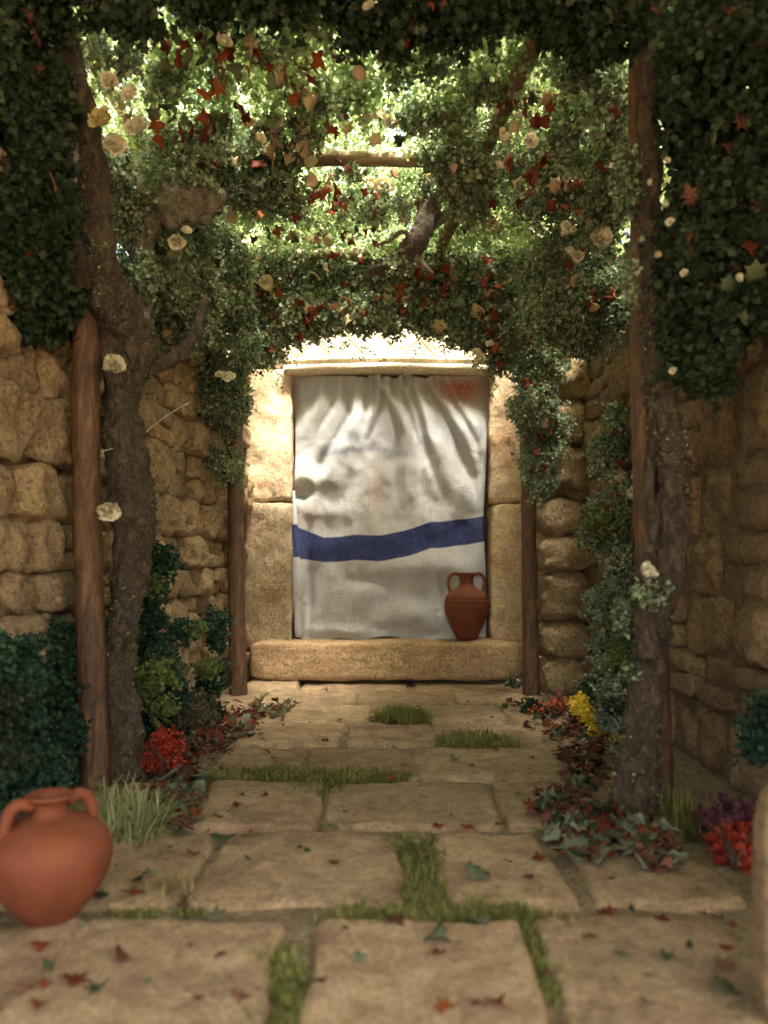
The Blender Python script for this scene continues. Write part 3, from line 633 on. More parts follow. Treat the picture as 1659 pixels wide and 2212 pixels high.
def keep_noise(p, f, thr, seed=0.0, soft=0.0):
    m = np.array([noise.noise(Vector((a * f + seed, b * f, c * f))) for a, b, c in p])
    return p[m > thr]
def foliage(parent, blobs, mat, dens=1.0, size=0.021, steps=9, step=0.0145, name='foliage', thr=-0.18, freq=5.0, droop=0.15, curl=0.6):
    """crumbly foliage filling ellipsoids; blobs measured (x, y, distance, rx, ry, depth)"""
    al = []
    for b in blobs:
        x, y, Y, rx, ry, dy = b[:6]; k = b[6] if len(b) > 6 else 1.0
        area = PI * (rx / F * Y) * (ry / F * Y)
        n = int(area * dens * k * 3000) + 4
        al.append(in_blob(n, b[:6]))
    st = keep_noise(np.concatenate(al), freq, thr, parent.location.x * 3 + len(blobs))
    pts = strands(st, steps, step, curl, droop)
    V, T = scatter(pts, size * 1.05, var=1.1)
    o = link(name, mesh_np(name, V, T), mat, parent, smooth=False); tag(o, kind='stuff'); return o
def leaf_shape(kind):
    if kind == 'star':      # lobed dry leaf, thin but with thickness
        pr = [(0, -0.9), (0.16, -0.3), (0.75, -0.55), (0.42, -0.02), (0.95, 0.25), (0.36, 0.28), (0.28, 0.62), (0, 1.05), (-0.25, 0.6), (-0.38, 0.3), (-0.95, 0.3), (-0.40, 0.0), (-0.72, -0.5), (-0.16, -0.3)]
    elif kind == 'ivy': pr = [(x * 1.7, (y - 0.45) * 1.6) for x, y in iv]
    elif kind == 'cross': pr = [(0.10, -1.0), (0.22, -0.45), (0.62, -0.35), (0.95, -0.02), (0.62, 0.28), (0.34, 0.36), (0.22, 0.78), (-0.02, 0.9), (-0.26, 0.6), (-0.72, 0.62), (-0.9, 0.30), (-0.42, -0.02), (-0.30, -0.45), (-0.04, -0.98)]
    elif kind == 'round': pr = [(0.9 * math.cos(a * PI / 6) * (1 + 0.08 * math.sin(a * 5)), 0.9 * math.sin(a * PI / 6)) for a in range(12)]
    else: pr = [(0, -1.0), (0.35, -0.5), (0.45, 0.1), (0.25, 0.65), (0, 1.0), (-0.25, 0.6), (-0.42, 0.1), (-0.33, -0.5)]
    return pr
def leaf_mesh(kind, curl, mat, seed):
    pr = leaf_shape(kind); n = len(pr); rd = random.Random(seed); V = []
    a0 = rd.uniform(0, PI); 
    def zf(x, y):
        q = x * math.cos(a0) + y * math.sin(a0); s = -x * math.sin(a0) + y * math.cos(a0)
        return curl * (0.45 * q * q - 0.18 * s * s + 0.12 * math.sin(3 * x + seed) * y)
    for sgn in (1, -1):
        for (x, y) in pr: V.append((x, y, zf(x, y) + sgn * 0.035))
        for (x, y) in pr: V.append((x * .5, y * .5, zf(x * .5, y * .5) + sgn * 0.045 + (0.05 * curl)))
        V.append((0, 0, sgn * 0.05))
    m = 2 * n + 1; Fc = []
    for s in (0, 1):
        o = s * m
        for i in range(n):
            j = (i + 1) % n
            q = [(o + i, o + j, o + n + j, o + n + i), (o + n + i, o + n + j, o + 2 * n)]
            Fc += q if s == 0 else [tuple(reversed(t_)) for t_ in q]
    for i in range(n):
        j = (i + 1) % n; Fc.append((j, i, m + i, m + j))
    me = mesh_py('leaf', V, Fc); me.materials.append(mat); me.polygons.foreach_set('use_smooth', np.ones(len(me.polygons), dtype=bool)); return me
LM = {}
for kd, mats in (('star', ('leaf_red', 'leaf_brown', 'leaf_green')), ('cross', ('leaf_red', 'leaf_brown')), ('ivy', ('leaf_green', 'leaf_grey', 'leaf_beige')), ('round', ('leaf_beige', 'leaf_green')), ('oval', ('leaf_green', 'leaf_grey', 'leaf_brown'))):
    for mt in mats:
        LM[kd, mt] = [leaf_mesh(kd, c, M[mt], i * 3.3 + 1) for i, c in enumerate((0.5, 1.0, 1.5))]
def place_leaf(name, kd, mt, loc, size, rot, parent=None):
    o = bpy.data.objects.new(name, random.choice(LM[kd, mt])); C.objects.link(o)
    if parent is not None: o.parent = parent; loc = Vector(loc) - parent.location
    o.location = loc; o.scale = (size, size, size); o.rotation_euler = rot; return o
def blossom_mesh(seed, mat, open_=False):
    """a ruffled paper flower: cupped, crinkled petals in three whorls"""
    rd = random.Random(seed); parts = []
    for ring, (cnt, tilt, sz) in enumerate(((6, 1.15, 1.0), (5, 0.75, 0.85), (4, 0.3, 0.62)) if not open_ else ((8, 1.35, 1.0), (6, 1.1, 0.8), (5, 0.8, 0.45))):
        for k in range(cnt):
            a = 2 * PI * (k + ring * .5) / cnt + rd.uniform(-.2, .2); V = []; g = 5
            Rm = Matrix.Rotation(a, 4, 'Z') @ Matrix.Rotation(tilt + rd.uniform(-.2, .2), 4, 'Y')
            for i in range(g + 1):
                for j in range(g + 1):
                    v = i / g; u = j / g * 2 - 1; wdt = math.sin(PI * min(1, 0.12 + v * 0.80)) ** .7 * 0.55
                    x = u * wdt; z = v * 1.0; cup = 0.35 * u * u * wdt + 0.25 * v * v
                    ruf = 0.15 * v * math.sin(u * 7 + seed * 3 + k) + 0.17 * v * rd.uniform(-1, 1)
                    V.append(Rm @ Vector((-cup + ruf + 0.05, x, z)) * sz)
            Fc = [(i * (g + 1) + j, i * (g + 1) + j + 1, (i + 1) * (g + 1) + j + 1, (i + 1) * (g + 1) + j) for i in range(g) for j in range(g)]
            parts.append((V, Fc))
    v, f = merge(parts); me = mesh_py('blossom', v, f); me.materials.append(mat); me.polygons.foreach_set('use_smooth', np.ones(len(me.polygons), dtype=bool)); return me
BM = {(k, o): [blossom_mesh(s, M[k], o) for s in range(1, 4)] for k in ('blossom', 'blossom_yellow') for o in (False, True)}
def blossom(parent, x, y, Y, r, open_=False, col='blossom'):
    o = bpy.data.objects.new('blossom', random.choice(BM[col, open_])); C.objects.link(o); o.parent = parent
    s = r / F * Y; Y *= 0.965; o.location = P(x, y, Y) + Vector((0, 0.3 * s, 0)) - parent.location; o.scale = (s * random.uniform(.9, 1.1), s * random.uniform(.8, 1.05), s)
    o.rotation_euler = (math.radians(80) + random.uniform(-.5, .5), random.uniform(-.4, .4), random.uniform(-.7, .7)); return o
def sprinkle(parent, blobs, n, kinds, size=(0.028, 0.045), name='leaf'):
    wt = [b[3] * b[4] for b in blobs]
    for i in range(n):
        b = random.choices(blobs, wt)[0]; q = in_blob(1, (b[0], b[1], b[2] - b[5] * 0.8, b[3], b[4], b[5] * .45))[0]
        kd, mt = random.choice(kinds)
        place_leaf(name, kd, mt, Vector([float(c) for c in q]), random.uniform(*size), (random.uniform(.6, 2.4), random.uniform(-.9, .9), random.uniform(0, 6.28)), parent)
REDS = [('star', 'leaf_red'), ('cross', 'leaf_red'), ('cross', 'leaf_red')]
MIXED = REDS + [('ivy', 'leaf_green'), ('ivy', 'leaf_grey'), ('round', 'leaf_beige'), ('ivy', 'leaf_beige'), ('oval', 'leaf_green')]
def tendrils(parent, spec, mat, rad=0.0022):
    lp = []
    for (x, y, Y, dx, L) in spec:
        a = P(x, y, Y); pts = [a]
        for k in range(1, 6): pts.append(a + Vector(((dx * k / 5 + random.uniform(-8, 8)) / F * Y, random.uniform(-.02, .02), -L / F * Y * k / 5)))
        link('tendril', mesh_py('tendril', *tube(pts, [rad] * 5 + [rad * .5], 18, 4, cap=False)), mat, parent)
        Q = catmull(pts, 26); lp.append(Q[3:] + rng.normal(size=(23, 3)) * 0.005); lp.append(Q[8:] + rng.normal(size=(18, 3)) * 0.008)
    V, T = scatter(np.concatenate(lp)[::2], 0.018); tag(link('tendril_leaves', mesh_np('tendril_leaves', V, T), M['fol_dark'], parent, smooth=False), kind='stuff')

# ------------------------------------------------------------------ leafy roof
roof = empty('leafy_roof', (0, 4.6, 3.2), 'sunlit ivy roof of pale green sprigs, rust leaves and cream blossoms lying over the pergola poles', 'ivy')
def roof_pts(n, y0, y1, thr, f, xw=1.8):
    p = np.stack([rng.uniform(-xw, xw, n), rng.uniform(y0, y1, n), rng.uniform(3.30, 3.42, n)], 1)
    p[:, 2] += 0.05 * np.sin(p[:, 0] * 5) * np.sin(p[:, 1] * 4); return keep_noise(p, f, thr, 3.0)
pts = strands(np.concatenate([roof_pts(13500, 3.3, 6.35, -0.22, 6.5), keep_noise(roof_pts(16000, 3.3, 6.35, -0.3, 6.5) - np.array([0, 0, 0.06]), 1.7, 0.06, 8.0), roof_pts(1900, 6.35, 6.75, -0.15, 5.5), roof_pts(13000, 2.3, 3.3, -0.4, 4.2)]), 4, 0.026, 0.7, 0.05, 0.9); V, T = scatter(pts, 0.028, var=0.9)  # the thin strip next to the door is added to dim its top
pts = strands(roof_pts(9000, -2.3, 2.4, -0.45, 3.0, 3.0), 3, 0.05, 0.7, 0.05, 0.9); V2, T2 = scatter(pts, 0.10, var=0.8)  # unseen leaves added over and behind the camera to shade the near paving
T = np.concatenate([T, T2 + len(V)]); V = np.concatenate([V, V2])
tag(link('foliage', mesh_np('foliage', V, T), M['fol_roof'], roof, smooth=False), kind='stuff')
for (x, y, Y, r, c) in ((235, 178, 3.4, 24, 0), (285, 205, 3.42, 24, 0), (222, 262, 3.36, 32, 1), (300, 278, 3.36, 30, 0), (243, 312, 3.34, 30, 0), (478, 88, 3.4, 22, 0), (795, 262, 4.2, 16, 0), (822, 250, 4.2, 18, 0),
                        (846, 262, 4.18, 18, 0), (768, 382, 4.85, 20, 0), (830, 412, 4.8, 28, 0), (800, 398, 4.85, 20, 0), (870, 468, 4.8, 13, 0), (800, 15, 3.1, 16, 0), (920, 380, 4.85, 16, 1), (540, 270, 4.0, 16, 1), (560, 300, 4.0, 14, 0)):
    blossom(roof, x, y, Y, r, col='blossom_yellow' if c else 'blossom')
foliage(roof, [(330, 170, 3.7, 70, 34, .08), (560, 90, 3.5, 70, 26, .08), (700, 190, 3.9, 90, 34, .08), (900, 130, 3.7, 100, 30, .08), (930, 240, 4.1, 130, 34, .08), (1060, 170, 3.8, 60, 40, .08), (1250, 140, 3.6, 90, 50, .08), (420, 300, 4.1, 110, 40, .08), (620, 280, 4.1, 110, 30, .08), (1240, 290, 4.0, 80, 50, .08), (250, 130, 3.5, 60, 50, .08)], M['fol_sage'], 0.55, 0.022, thr=-0.1, freq=6)
RB = [(470, 190, 3.7, 60, 50, .15), (650, 200, 3.8, 40, 40, .1), (430, 260, 4.0, 120, 50, .2), (650, 280, 4.2, 120, 60, .2), (1150, 230, 4.0, 120, 50, .2), (870, 280, 4.4, 150, 50, .2), (560, 120, 3.6, 300, 60, .2), (700, 510, 5.6, 260, 50, .3), (1080, 500, 5.4, 90, 40, .2), (780, 430, 5.1, 150, 40, .2)]
sprinkle(roof, RB, 170, MIXED + REDS, (0.032, 0.052))
for (x, y, Y, s) in ((470, 190, 3.6, .075), (445, 205, 3.62, .06), (482, 165, 3.65, .06), (655, 195, 3.8, .07), (668, 230, 3.82, .06), (500, 275, 3.9, .06), (465, 270, 3.9, .055), (345, 300, 3.9, .055), (660, 262, 4.1, .05), (1185, 235, 4.1, .055), (1110, 140, 3.7, .05), (1240, 250, 4.1, .05), (450, 290, 4.0, .06), (985, 290, 4.2, .045), (1160, 355, 4.0, .042), (733, 345, 4.42, .05), (1005, 490, 5.4, .06), (1060, 490, 5.4, .055), (600, 500, 5.2, .055), (850, 375, 4.6, .045), (560, 465, 5.0, .05)):
    place_leaf('leaf', random.choice(('star', 'cross')), 'leaf_red', P(x, y, Y), s * 0.8, (1.3 + random.uniform(-.5, .5), random.uniform(-.5, .5), random.uniform(0, 6)), roof)
for (x, y, Y, s) in ((672, 352, 4.3, .046), (672, 392, 4.3, .044), (625, 345, 4.3, .04), (500, 470, 4.6, .04)):
    place_leaf('leaf', 'round', 'leaf_beige', P(x, y, Y), s, (1.5, random.uniform(-.3, .3), random.uniform(-.5, .5)), roof)

# dense swags that hang round the three cross beams
sw = empty('ivy_swag', (0, 4.45, 3.1), 'dense dark green ivy swag hanging across the middle pole of the pergola', 'ivy')
B = [(440, 350, 4.4, 150, 45, .15), (620, 390, 4.5, 170, 52, .16), (700, 440, 4.6, 190, 36, .15), (1080, 400, 4.4, 140, 60, .16), (1010, 330, 4.35, 90, 55, .12), (1230, 400, 4.5, 120, 70, .2), (560, 320, 4.4, 150, 40, .15)]
foliage(sw, B, M['fol_sage'], 1.1, 0.023, thr=-0.04, freq=4); sprinkle(sw, B, 80, MIXED + REDS, (0.032, 0.055))
for q in ((1083, 298, 3.95, 24), (1145, 305, 3.95, 22), (1078, 360, 3.93, 13), (1120, 250, 4.0, 10)): blossom(sw, *q)
for pp_ in ([P(1130, 240, 4.0), P(1115, 300, 3.94), P(1082, 358, 3.88)], [P(1130, 240, 4.0), P(1085, 280, 3.9)], [P(1130, 240, 4.0), P(1143, 290, 3.9)]):
    link('flower_stalk', mesh_py('flower_stalk', *tube(pp_, [.004] * len(pp_), 12, 6)), M['lash'], sw)

bk = empty('ivy_swag', (0, 6.05, 2.8), 'ivy swag full of rust leaves that frames the top of the far doorway', 'ivy')
B = [(700, 590, 6.1, 230, 40, .15), (950, 610, 6.1, 200, 45, .15), (620, 680, 6.05, 110, 60, .16), (760, 672, 6.05, 130, 40, .15), (900, 668, 6.05, 130, 42, .15), (1040, 690, 6.0, 110, 60, .16), (560, 740, 6.0, 60, 45, .14), (1090, 750, 6.0, 60, 50, .14), (1000, 580, 6.0, 180, 45, .2), (540, 600, 6.0, 100, 80, .2), (1130, 620, 6.0, 120, 90, .2)]
foliage(bk, B, M['fol_sage'], 1.2, 0.023, thr=-0.25); sprinkle(bk, B, 230, REDS + REDS + MIXED, (0.036, 0.066))
tendrils(bk, [(x, 690 + random.uniform(15, 50) + 40 * ((x - 830) / 250) ** 2, 6.0, random.uniform(-20, 20), random.uniform(20, 60)) for x in (560, 590, 618, 650, 700, 745, 790, 850, 905, 950, 1010, 1040, 1075)] + [(596, 780, 6.0, 8, 60), (1065, 800, 6.0, 4, 60), (700, 740, 6.0, 70, 35), (780, 750, 6.0, 60, 30)], M['fol_brown'])
for q in ((1060, 745, 5.9, 11), (1040, 778, 5.9, 16), (1030, 762, 5.9, 12), (1225, 470, 5.2, 10)): blossom(bk, *q)

fr = empty('ivy_swag', (0, 3.2, 3.3), 'blurred dark ivy fringe along the nearest pole at the top of the picture', 'ivy')
B = [(700, -60, 3.1, 260, 60, .2), (1000, -30, 3.15, 250, 70, .2), (1300, 20, 3.2, 130, 80, .2), (200, -30, 3.1, 260, 60, .2), (1000, 30, 3.3, 150, 44, .15), (620, 10, 3.2, 60, 30, .1), (330, 40, 3.3, 90, 40, .12), (480, 10, 3.3, 70, 34, .1), (780, 40, 3.3, 60, 36, .1), (1180, 70, 3.3, 60, 50, .1), (860, 70, 3.3, 40, 24, .08), (250, 80, 3.4, 50, 50, .1)]
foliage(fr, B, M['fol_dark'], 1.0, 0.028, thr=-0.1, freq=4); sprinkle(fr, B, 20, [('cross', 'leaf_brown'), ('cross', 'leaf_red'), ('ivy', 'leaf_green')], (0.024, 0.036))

# hanging side curtains of ivy
def hang(name_label, origin, B, mat, nleaf, kinds, dens=1.2, size=0.021, bl=(), thr=-0.15, extra=None):
    o = empty('hanging_ivy', origin, name_label, 'ivy'); foliage(o, B, mat, dens, size, thr=thr, droop=0.25)
    if extra: foliage(o, extra[0], extra[1], dens, size, thr=thr, name='foliage')
    if nleaf: sprinkle(o, B, nleaf, kinds, (0.03, 0.046))
    for q in bl: blossom(o, *q)
    return o
hang('pale sage ivy bunch draped beside the left trunk above the rubble wall', P(330, 600, 4.6), [(330, 560, 4.5, 80, 120, .25), (400, 620, 5.0, 90, 100, .25), (280, 440, 4.2, 60, 70, .2), (380, 690, 4.9, 80, 70, .2), (270, 380, 4.0, 60, 60, .2), (460, 660, 5.4, 90, 90, .2), (420, 520, 5.0, 100, 70, .25), (470, 580, 5.4, 80, 80, .2)],
     M['fol_sage'], 34, MIXED + REDS, 1.25, bl=[(380, 520, 4.2, 24), (400, 500, 4.2, 14)])
hang('ivy tail hanging in front of the far left post', P(480, 880, 5.7), [(470, 780, 5.7, 62, 70, .14), (485, 870, 5.75, 50, 70, .12), (480, 950, 5.8, 42, 50, .1), (490, 1005, 5.85, 22, 30, .07), (520, 760, 5.8, 40, 40, .1)],
     M['fol_sage'], 10, MIXED, 1.5, 0.020, bl=[(478, 812, 5.5, 14), (494, 818, 5.5, 16)])
hang('ivy tail with rust leaves hanging in front of the far right post', P(1170, 900, 5.7), [(1165, 790, 5.8, 60, 60, .14), (1155, 870, 5.8, 50, 60, .12), (1180, 930, 5.8, 44, 50, .12), (1170, 990, 5.8, 46, 40, .1), (1170, 1040, 5.8, 28, 24, .08), (1160, 720, 5.8, 70, 60, .15)],
     M['fol_sage'], 26, REDS + MIXED, 1.5, 0.020)
hang('leafy bunch with cream buds hanging between the right trunk and the swag', P(1260, 600, 4.7), [(1240, 560, 4.8, 90, 80, .2), (1300, 640, 4.7, 80, 80, .2), (1220, 660, 5.0, 90, 70, .2), (1180, 590, 5.2, 80, 60, .2), (1290, 440, 4.3, 60, 80, .2), (1330, 330, 4.0, 50, 90, .2), (1320, 220, 3.8, 50, 70, .2), (1260, 720, 5.0, 60, 40, .15)],
     M['fol_sage'], 46, MIXED + REDS, 1.3, bl=[(1300, 515, 4.3, 27, True), (1225, 488, 4.4, 14), (1228, 545, 4.4, 14), (1250, 552, 4.4, 15), (1222, 505, 4.4, 10), (1240, 495, 4.4, 9)])
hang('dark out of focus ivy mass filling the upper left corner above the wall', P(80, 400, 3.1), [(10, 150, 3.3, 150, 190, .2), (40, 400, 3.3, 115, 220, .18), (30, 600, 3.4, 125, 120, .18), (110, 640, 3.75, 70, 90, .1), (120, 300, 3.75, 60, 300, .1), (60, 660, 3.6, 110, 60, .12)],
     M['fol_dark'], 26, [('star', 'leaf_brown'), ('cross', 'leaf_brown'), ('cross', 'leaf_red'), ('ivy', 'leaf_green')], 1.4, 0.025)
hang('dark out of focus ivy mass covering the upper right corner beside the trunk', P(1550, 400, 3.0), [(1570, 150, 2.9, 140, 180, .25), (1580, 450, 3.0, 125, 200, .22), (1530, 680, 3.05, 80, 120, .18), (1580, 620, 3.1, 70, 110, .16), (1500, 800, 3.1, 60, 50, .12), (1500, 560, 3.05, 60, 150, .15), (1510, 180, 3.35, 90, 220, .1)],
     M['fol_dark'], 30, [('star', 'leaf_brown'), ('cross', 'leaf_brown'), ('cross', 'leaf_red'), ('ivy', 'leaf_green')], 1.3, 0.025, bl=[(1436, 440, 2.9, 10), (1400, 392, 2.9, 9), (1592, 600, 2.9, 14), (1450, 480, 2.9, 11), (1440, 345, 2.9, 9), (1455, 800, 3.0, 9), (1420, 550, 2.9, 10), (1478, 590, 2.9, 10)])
hang('long ivy vine climbing the right wall between the far post and the twisted trunk', P(1330, 1200, 5.2), [(1345, 900, 5.2, 35, 60, .1), (1320, 980, 5.3, 40, 60, .1), (1340, 1070, 5.2, 36, 70, .1), (1310, 1130, 5.3, 48, 60, .12), (1330, 1210, 5.2, 50, 60, .12), (1320, 1300, 5.2, 46, 60, .12), (1330, 1390, 5.1, 46, 60, .12), (1320, 1460, 5.1, 44, 40, .12)],
     M['fol_sage'], 22, REDS + MIXED, 1.4, 0.019, bl=[(1362, 1072, 4.95, 18), (1372, 1030, 4.95, 10), (1365, 1060, 4.95, 12), (1350, 1350, 4.95, 8)], extra=([(1350, 1360, 4.95, 36, 60, .1), (1345, 1440, 4.95, 30, 50, .1), (1300, 1120, 5.2, 30, 30, .1)], M['fol_lime']))

# ------------------------------------------------------------------ twisted vine trunks
def vpart(parent, name, pts, rad, mat, n=60, seg=22, rough=0.32, freq=9, ridge=0.14):
    V, Fc = tube(pts, rad, n, seg, rough, freq, ridge); return link(name, mesh_py(name, V, Fc), mat, parent)
lv = empty('gnarled_vine', G(262, 1700), 'thick dark gnarled vine trunk twisting up beside the near left post', 'vine')
w2 = lambda px, Y: px / 2 / F * Y
vpart(lv, 'trunk', [P(x, y, Y) for x, y, Y in ((266, 1712, 3.8), (262, 1560, 3.8), (252, 1430, 3.82), (268, 1330, 3.82), (288, 1200, 3.82), (284, 1060, 3.82), (263, 930, 3.82), (266, 830, 3.8), (278, 750, 3.76), (262, 690, 3.68), (236, 620, 3.58), (212, 500, 3.5), (200, 350, 3.46), (172, 200, 3.42), (128, 40, 3.36), (100, -60, 3.3))],
      [w2(a, 3.82) for a in (118, 88, 74, 66, 82, 98, 84, 86, 104, 90, 70, 58, 50, 44, 40, 38)], M['trunk'], 190, 40, 0.34, 10)
vpart(lv, 'branch', [P(290, 760, 3.85), P(340, 785, 3.95), P(385, 765, 4.05), P(420, 720, 4.2), P(440, 650, 4.3)], [w2(a, 4) for a in (50, 34, 28, 24, 20)], M['trunk'])
vpart(lv, 'branch', [P(280, 740, 3.85), P(305, 640, 4.0), P(308, 540, 4.1), P(322, 470, 4.15), P(370, 445, 4.15), P(425, 440, 4.2), P(480, 425, 4.3)], [w2(a, 4) for a in (60, 44, 40, 56, 84, 70, 34)], M['knot'], 90, 26, 0.6, 16)
foliage(lv, [(385, 395, 4.15, 80, 22, .08), (330, 420, 4.1, 30, 30, .08), (270, 470, 4.05, 40, 50, .08), (310, 600, 3.95, 24, 60, .05)], M['fol_sage'], 1.4, 0.019, 5, 0.014)
foliage(lv, [(215, 500, 3.75, 16, 50, .03), (225, 560, 3.75, 14, 30, .03), (300, 740, 3.75, 50, 20, .05)], M['fol_sage'], 1.0, 0.018, 4, 0.012)
blossom(lv, 240, 790, 3.62, 31); blossom(lv, 228, 1100, 3.5, 29)
V, Fc = tube([P(410, 868, 4.6), P(350, 905, 4.3), P(290, 952, 4.0), P(218, 976, 3.6)], [.0022] * 4, 30, 5)
th = link('silk_thread', mesh_py('silk_thread', V, Fc), M['web']); recenter(th); tag(th, 'thin pale thread stretched from the hanging ivy to the near left post', 'thread')

rv = empty('gnarled_vine', G(1365, 1775), 'thick dark twisted vine trunk wound round the near right post', 'vine')
vpart(rv, 'trunk', [P(x, y, 3.22) for x, y in ((1352, 1800), (1368, 1700), (1382, 1580), (1398, 1450), (1420, 1320), (1452, 1200), (1458, 1100), (1450, 990), (1432, 880), (1418, 760), (1412, 620), (1404, 420), (1398, 200), (1390, -60))],
      [w2(a, 3.22) for a in (120, 92, 78, 74, 70, 66, 66, 68, 62, 54, 52, 48, 46, 42)], M['trunk'], 190, 40, 0.36, 10)
vpart(rv, 'branch', [P(1405, 1420, 3.15), P(1392, 1300, 3.16), P(1400, 1200, 3.17), P(1415, 1130, 3.2), P(1400, 1050, 3.25), P(1412, 950, 3.22)], [w2(a, 3.2) for a in (60, 38, 26, 22, 24, 20)], M['trunk'])
foliage(rv, [(1365, 580, 3.12, 22, 90, .04), (1350, 400, 3.2, 24, 100, .05), (1400, 1280, 3.1, 40, 26, .06), (1355, 1400, 3.15, 26, 70, .06), (1340, 1330, 3.2, 22, 40, .05)], M['fol_sage'], 1.0, 0.018, 4, 0.013)
blossom(rv, 1392, 1238, 3.0, 30)
mv = empty('vine_branch', P(900, 480, 4.75), 'short rough bark covered limb curving down from the middle of the leafy roof', 'branch')
vpart(mv, 'limb', [P(950, 375, 4.75), P(935, 430, 4.75), P(915, 490, 4.72), P(880, 545, 4.7), P(840, 575, 4.7), P(790, 590, 4.75)], [w2(a, 4.7) for a in (42, 46, 50, 44, 36, 10)], M['knot'] if False else M['trunk'], 60, 22, 0.3, 12)
vpart(mv, 'twig', [P(900, 520, 4.68), P(870, 500, 4.66), P(840, 520, 4.66), P(812, 530, 4.68)], [w2(a, 4.7) for a in (16, 10, 8, 5)], M['knot'], 24, 10)
vpart(mv, 'twig', [P(890, 545, 4.7), P(915, 575, 4.72), P(935, 590, 4.75)], [w2(a, 4.7) for a in (18, 12, 6)], M['knot'], 20, 10)
vpart(mv, 'side_branch', [P(905, 500, 4.75), P(955, 470, 4.85), P(985, 445, 4.95), P(1000, 425, 5.0)], [w2(a, 4.8) for a in (24, 24, 22, 16)], M['knot'], 40, 16)
foliage(mv, [(935, 400, 4.68, 34, 24, .05), (855, 570, 4.65, 36, 12, .04), (985, 430, 4.8, 24, 20, .05)], M['fol_sage'], 1.0, 0.018, 4, 0.013)

def lichen(parent, n, mat, name='lichen', size=0.011):
    tr_ = [c for c in parent.children if c.name.startswith('trunk')][0].data; vs2 = tr_.vertices; P1 = []
    for _ in range(n * 3):
        v = vs2[random.randrange(len(vs2))]
        if noise.noise(v.co * 4.5) > 0.05: P1.append(tuple(v.co + v.normal * random.uniform(0, 0.008)))
        if len(P1) >= n: break
    V, T = scatter(strands(np.array(P1), 2, 0.007, 0.9, 0), size, var=1.0); tag(link(name, mesh_np(name, V, T), mat, parent, smooth=False), kind='stuff')
lichen(lv, 2600, M['fol_brown']); lichen(rv, 2200, M['fol_brown']); lichen(lv, 500, M['fol_sage'], 'moss'); lichen(rv, 600, M['fol_sage'], 'moss')

# ------------------------------------------------------------------ bushes and moss on the ground and walls
def bush(label, base, B, mat, dens=1.6, size=0.02, extra=None, cat='bush', name='bush', steps=6, step=0.014, thr=-0.12):
    o = empty(name, base, label, cat); foliage(o, B, mat, dens, size, steps, step, thr=thr, freq=9, droop=0.0, curl=0.9)
    if extra: foliage(o, extra[0], extra[1], dens, size, steps, step, thr=thr, freq=9, droop=0.0, curl=0.9)
    V, Fc = merge([tube([Vector(base), Vector(base) + Vector((random.uniform(-.06, .06), 0, .08)), Vector(base) + Vector((random.uniform(-.12, .12), random.uniform(-.03, .03), .18))], [.006, .004, .002], 6, 5) for _ in range(4)])
    link('stem', mesh_py('stem', V, Fc), M['trunk'], o); return o
bush('big dark green bush behind the large jug at the left picture edge', G(60, 1755), [(30, 1560, 3.1, 60, 70, .1), (10, 1440, 3.05, 60, 90, .1), (150, 1460, 3.75, 30, 80, .08), (145, 1690, 3.6, 40, 50, .08), (110, 1480, 3.6, 60, 80, .1), (60, 1440, 3.2, 55, 50, .1), (120, 1400, 3.65, 45, 50, .1), (70, 1650, 3.2, 70, 70, .14), (130, 1620, 3.5, 45, 90, .1), (20, 1700, 3.05, 60, 60, .12), (110, 1560, 3.5, 50, 60, .1)], M['fol_teal'], 1.9, 0.021,
     extra=([(20, 1620, 3.0, 40, 60, .1), (15, 1520, 3.0, 30, 40, .08), (90, 1520, 3.45, 40, 50, .1), (150, 1370, 3.6, 25, 30, .08)], M['fol_dark']))
bush('upright green bush growing on the wall just right of the near left trunk', G(335, 1600), [(345, 1215, 4.6, 38, 38, .1), (325, 1290, 4.5, 30, 40, .1), (340, 1440, 4.5, 45, 70, .12), (320, 1340, 4.5, 36, 40, .1), (370, 1500, 4.6, 30, 40, .1), (325, 1560, 4.4, 40, 50, .1), (400, 1365, 4.8, 40, 24, .08)], M['fol_teal'], 1.9, 0.02,
     extra=([(340, 1470, 4.35, 35, 50, .08), (350, 1540, 4.3, 30, 30, .08), (330, 1260, 4.45, 22, 30, .06), (425, 1360, 4.75, 14, 14, .05)], M['fol_lime']))
bush('small dark green tuft on the wall beside the far left post', P(462, 1400, 5.6), [(462, 1345, 5.6, 27, 28, .08), (468, 1385, 5.6, 14, 22, .06)], M['fol_teal'], 2.2, 0.02)
bush('small yellow green tuft low on the wall near the far left post', P(455, 1500, 5.5), [(455, 1455, 5.5, 26, 24, .08), (450, 1485, 5.5, 26, 20, .08)], M['fol_teal'], 2.2, 0.02, extra=([(452, 1448, 5.4, 20, 18, .06)], M['fol_lime']))
bush('dry brown bush at the foot of the rubble wall behind the red flowers', G(400, 1590), [(405, 1530, 4.75, 50, 40, .12), (380, 1570, 4.7, 50, 30, .1), (440, 1555, 4.9, 30, 25, .08)], M['fol_brown'], 2.0, 0.018, extra=([(350, 1585, 4.5, 30, 24, .1), (460, 1535, 5.1, 25, 20, .06)], M['fol_dark']))
bush('bright red flowering bush at the foot of the near left trunk', G(352, 1690), [(352, 1608, 3.85, 34, 26, .07), (345, 1645, 3.8, 36, 24, .07), (362, 1628, 3.8, 32, 32, .07)], M['red'], 3.0, 0.013, steps=5, step=0.011, thr=-0.3)
bush('coral flowering bush beside the foot of the far right post', G(1210, 1555), [(1205, 1528, 5.3, 34, 20, .08), (1175, 1540, 5.3, 26, 16, .08), (1235, 1545, 5.2, 30, 16, .08)], M['coral'], 2.4, 0.018, extra=([(1150, 1535, 5.4, 26, 16, .06), (1210, 1550, 5.2, 50, 14, .08)], M['fol_dark']))
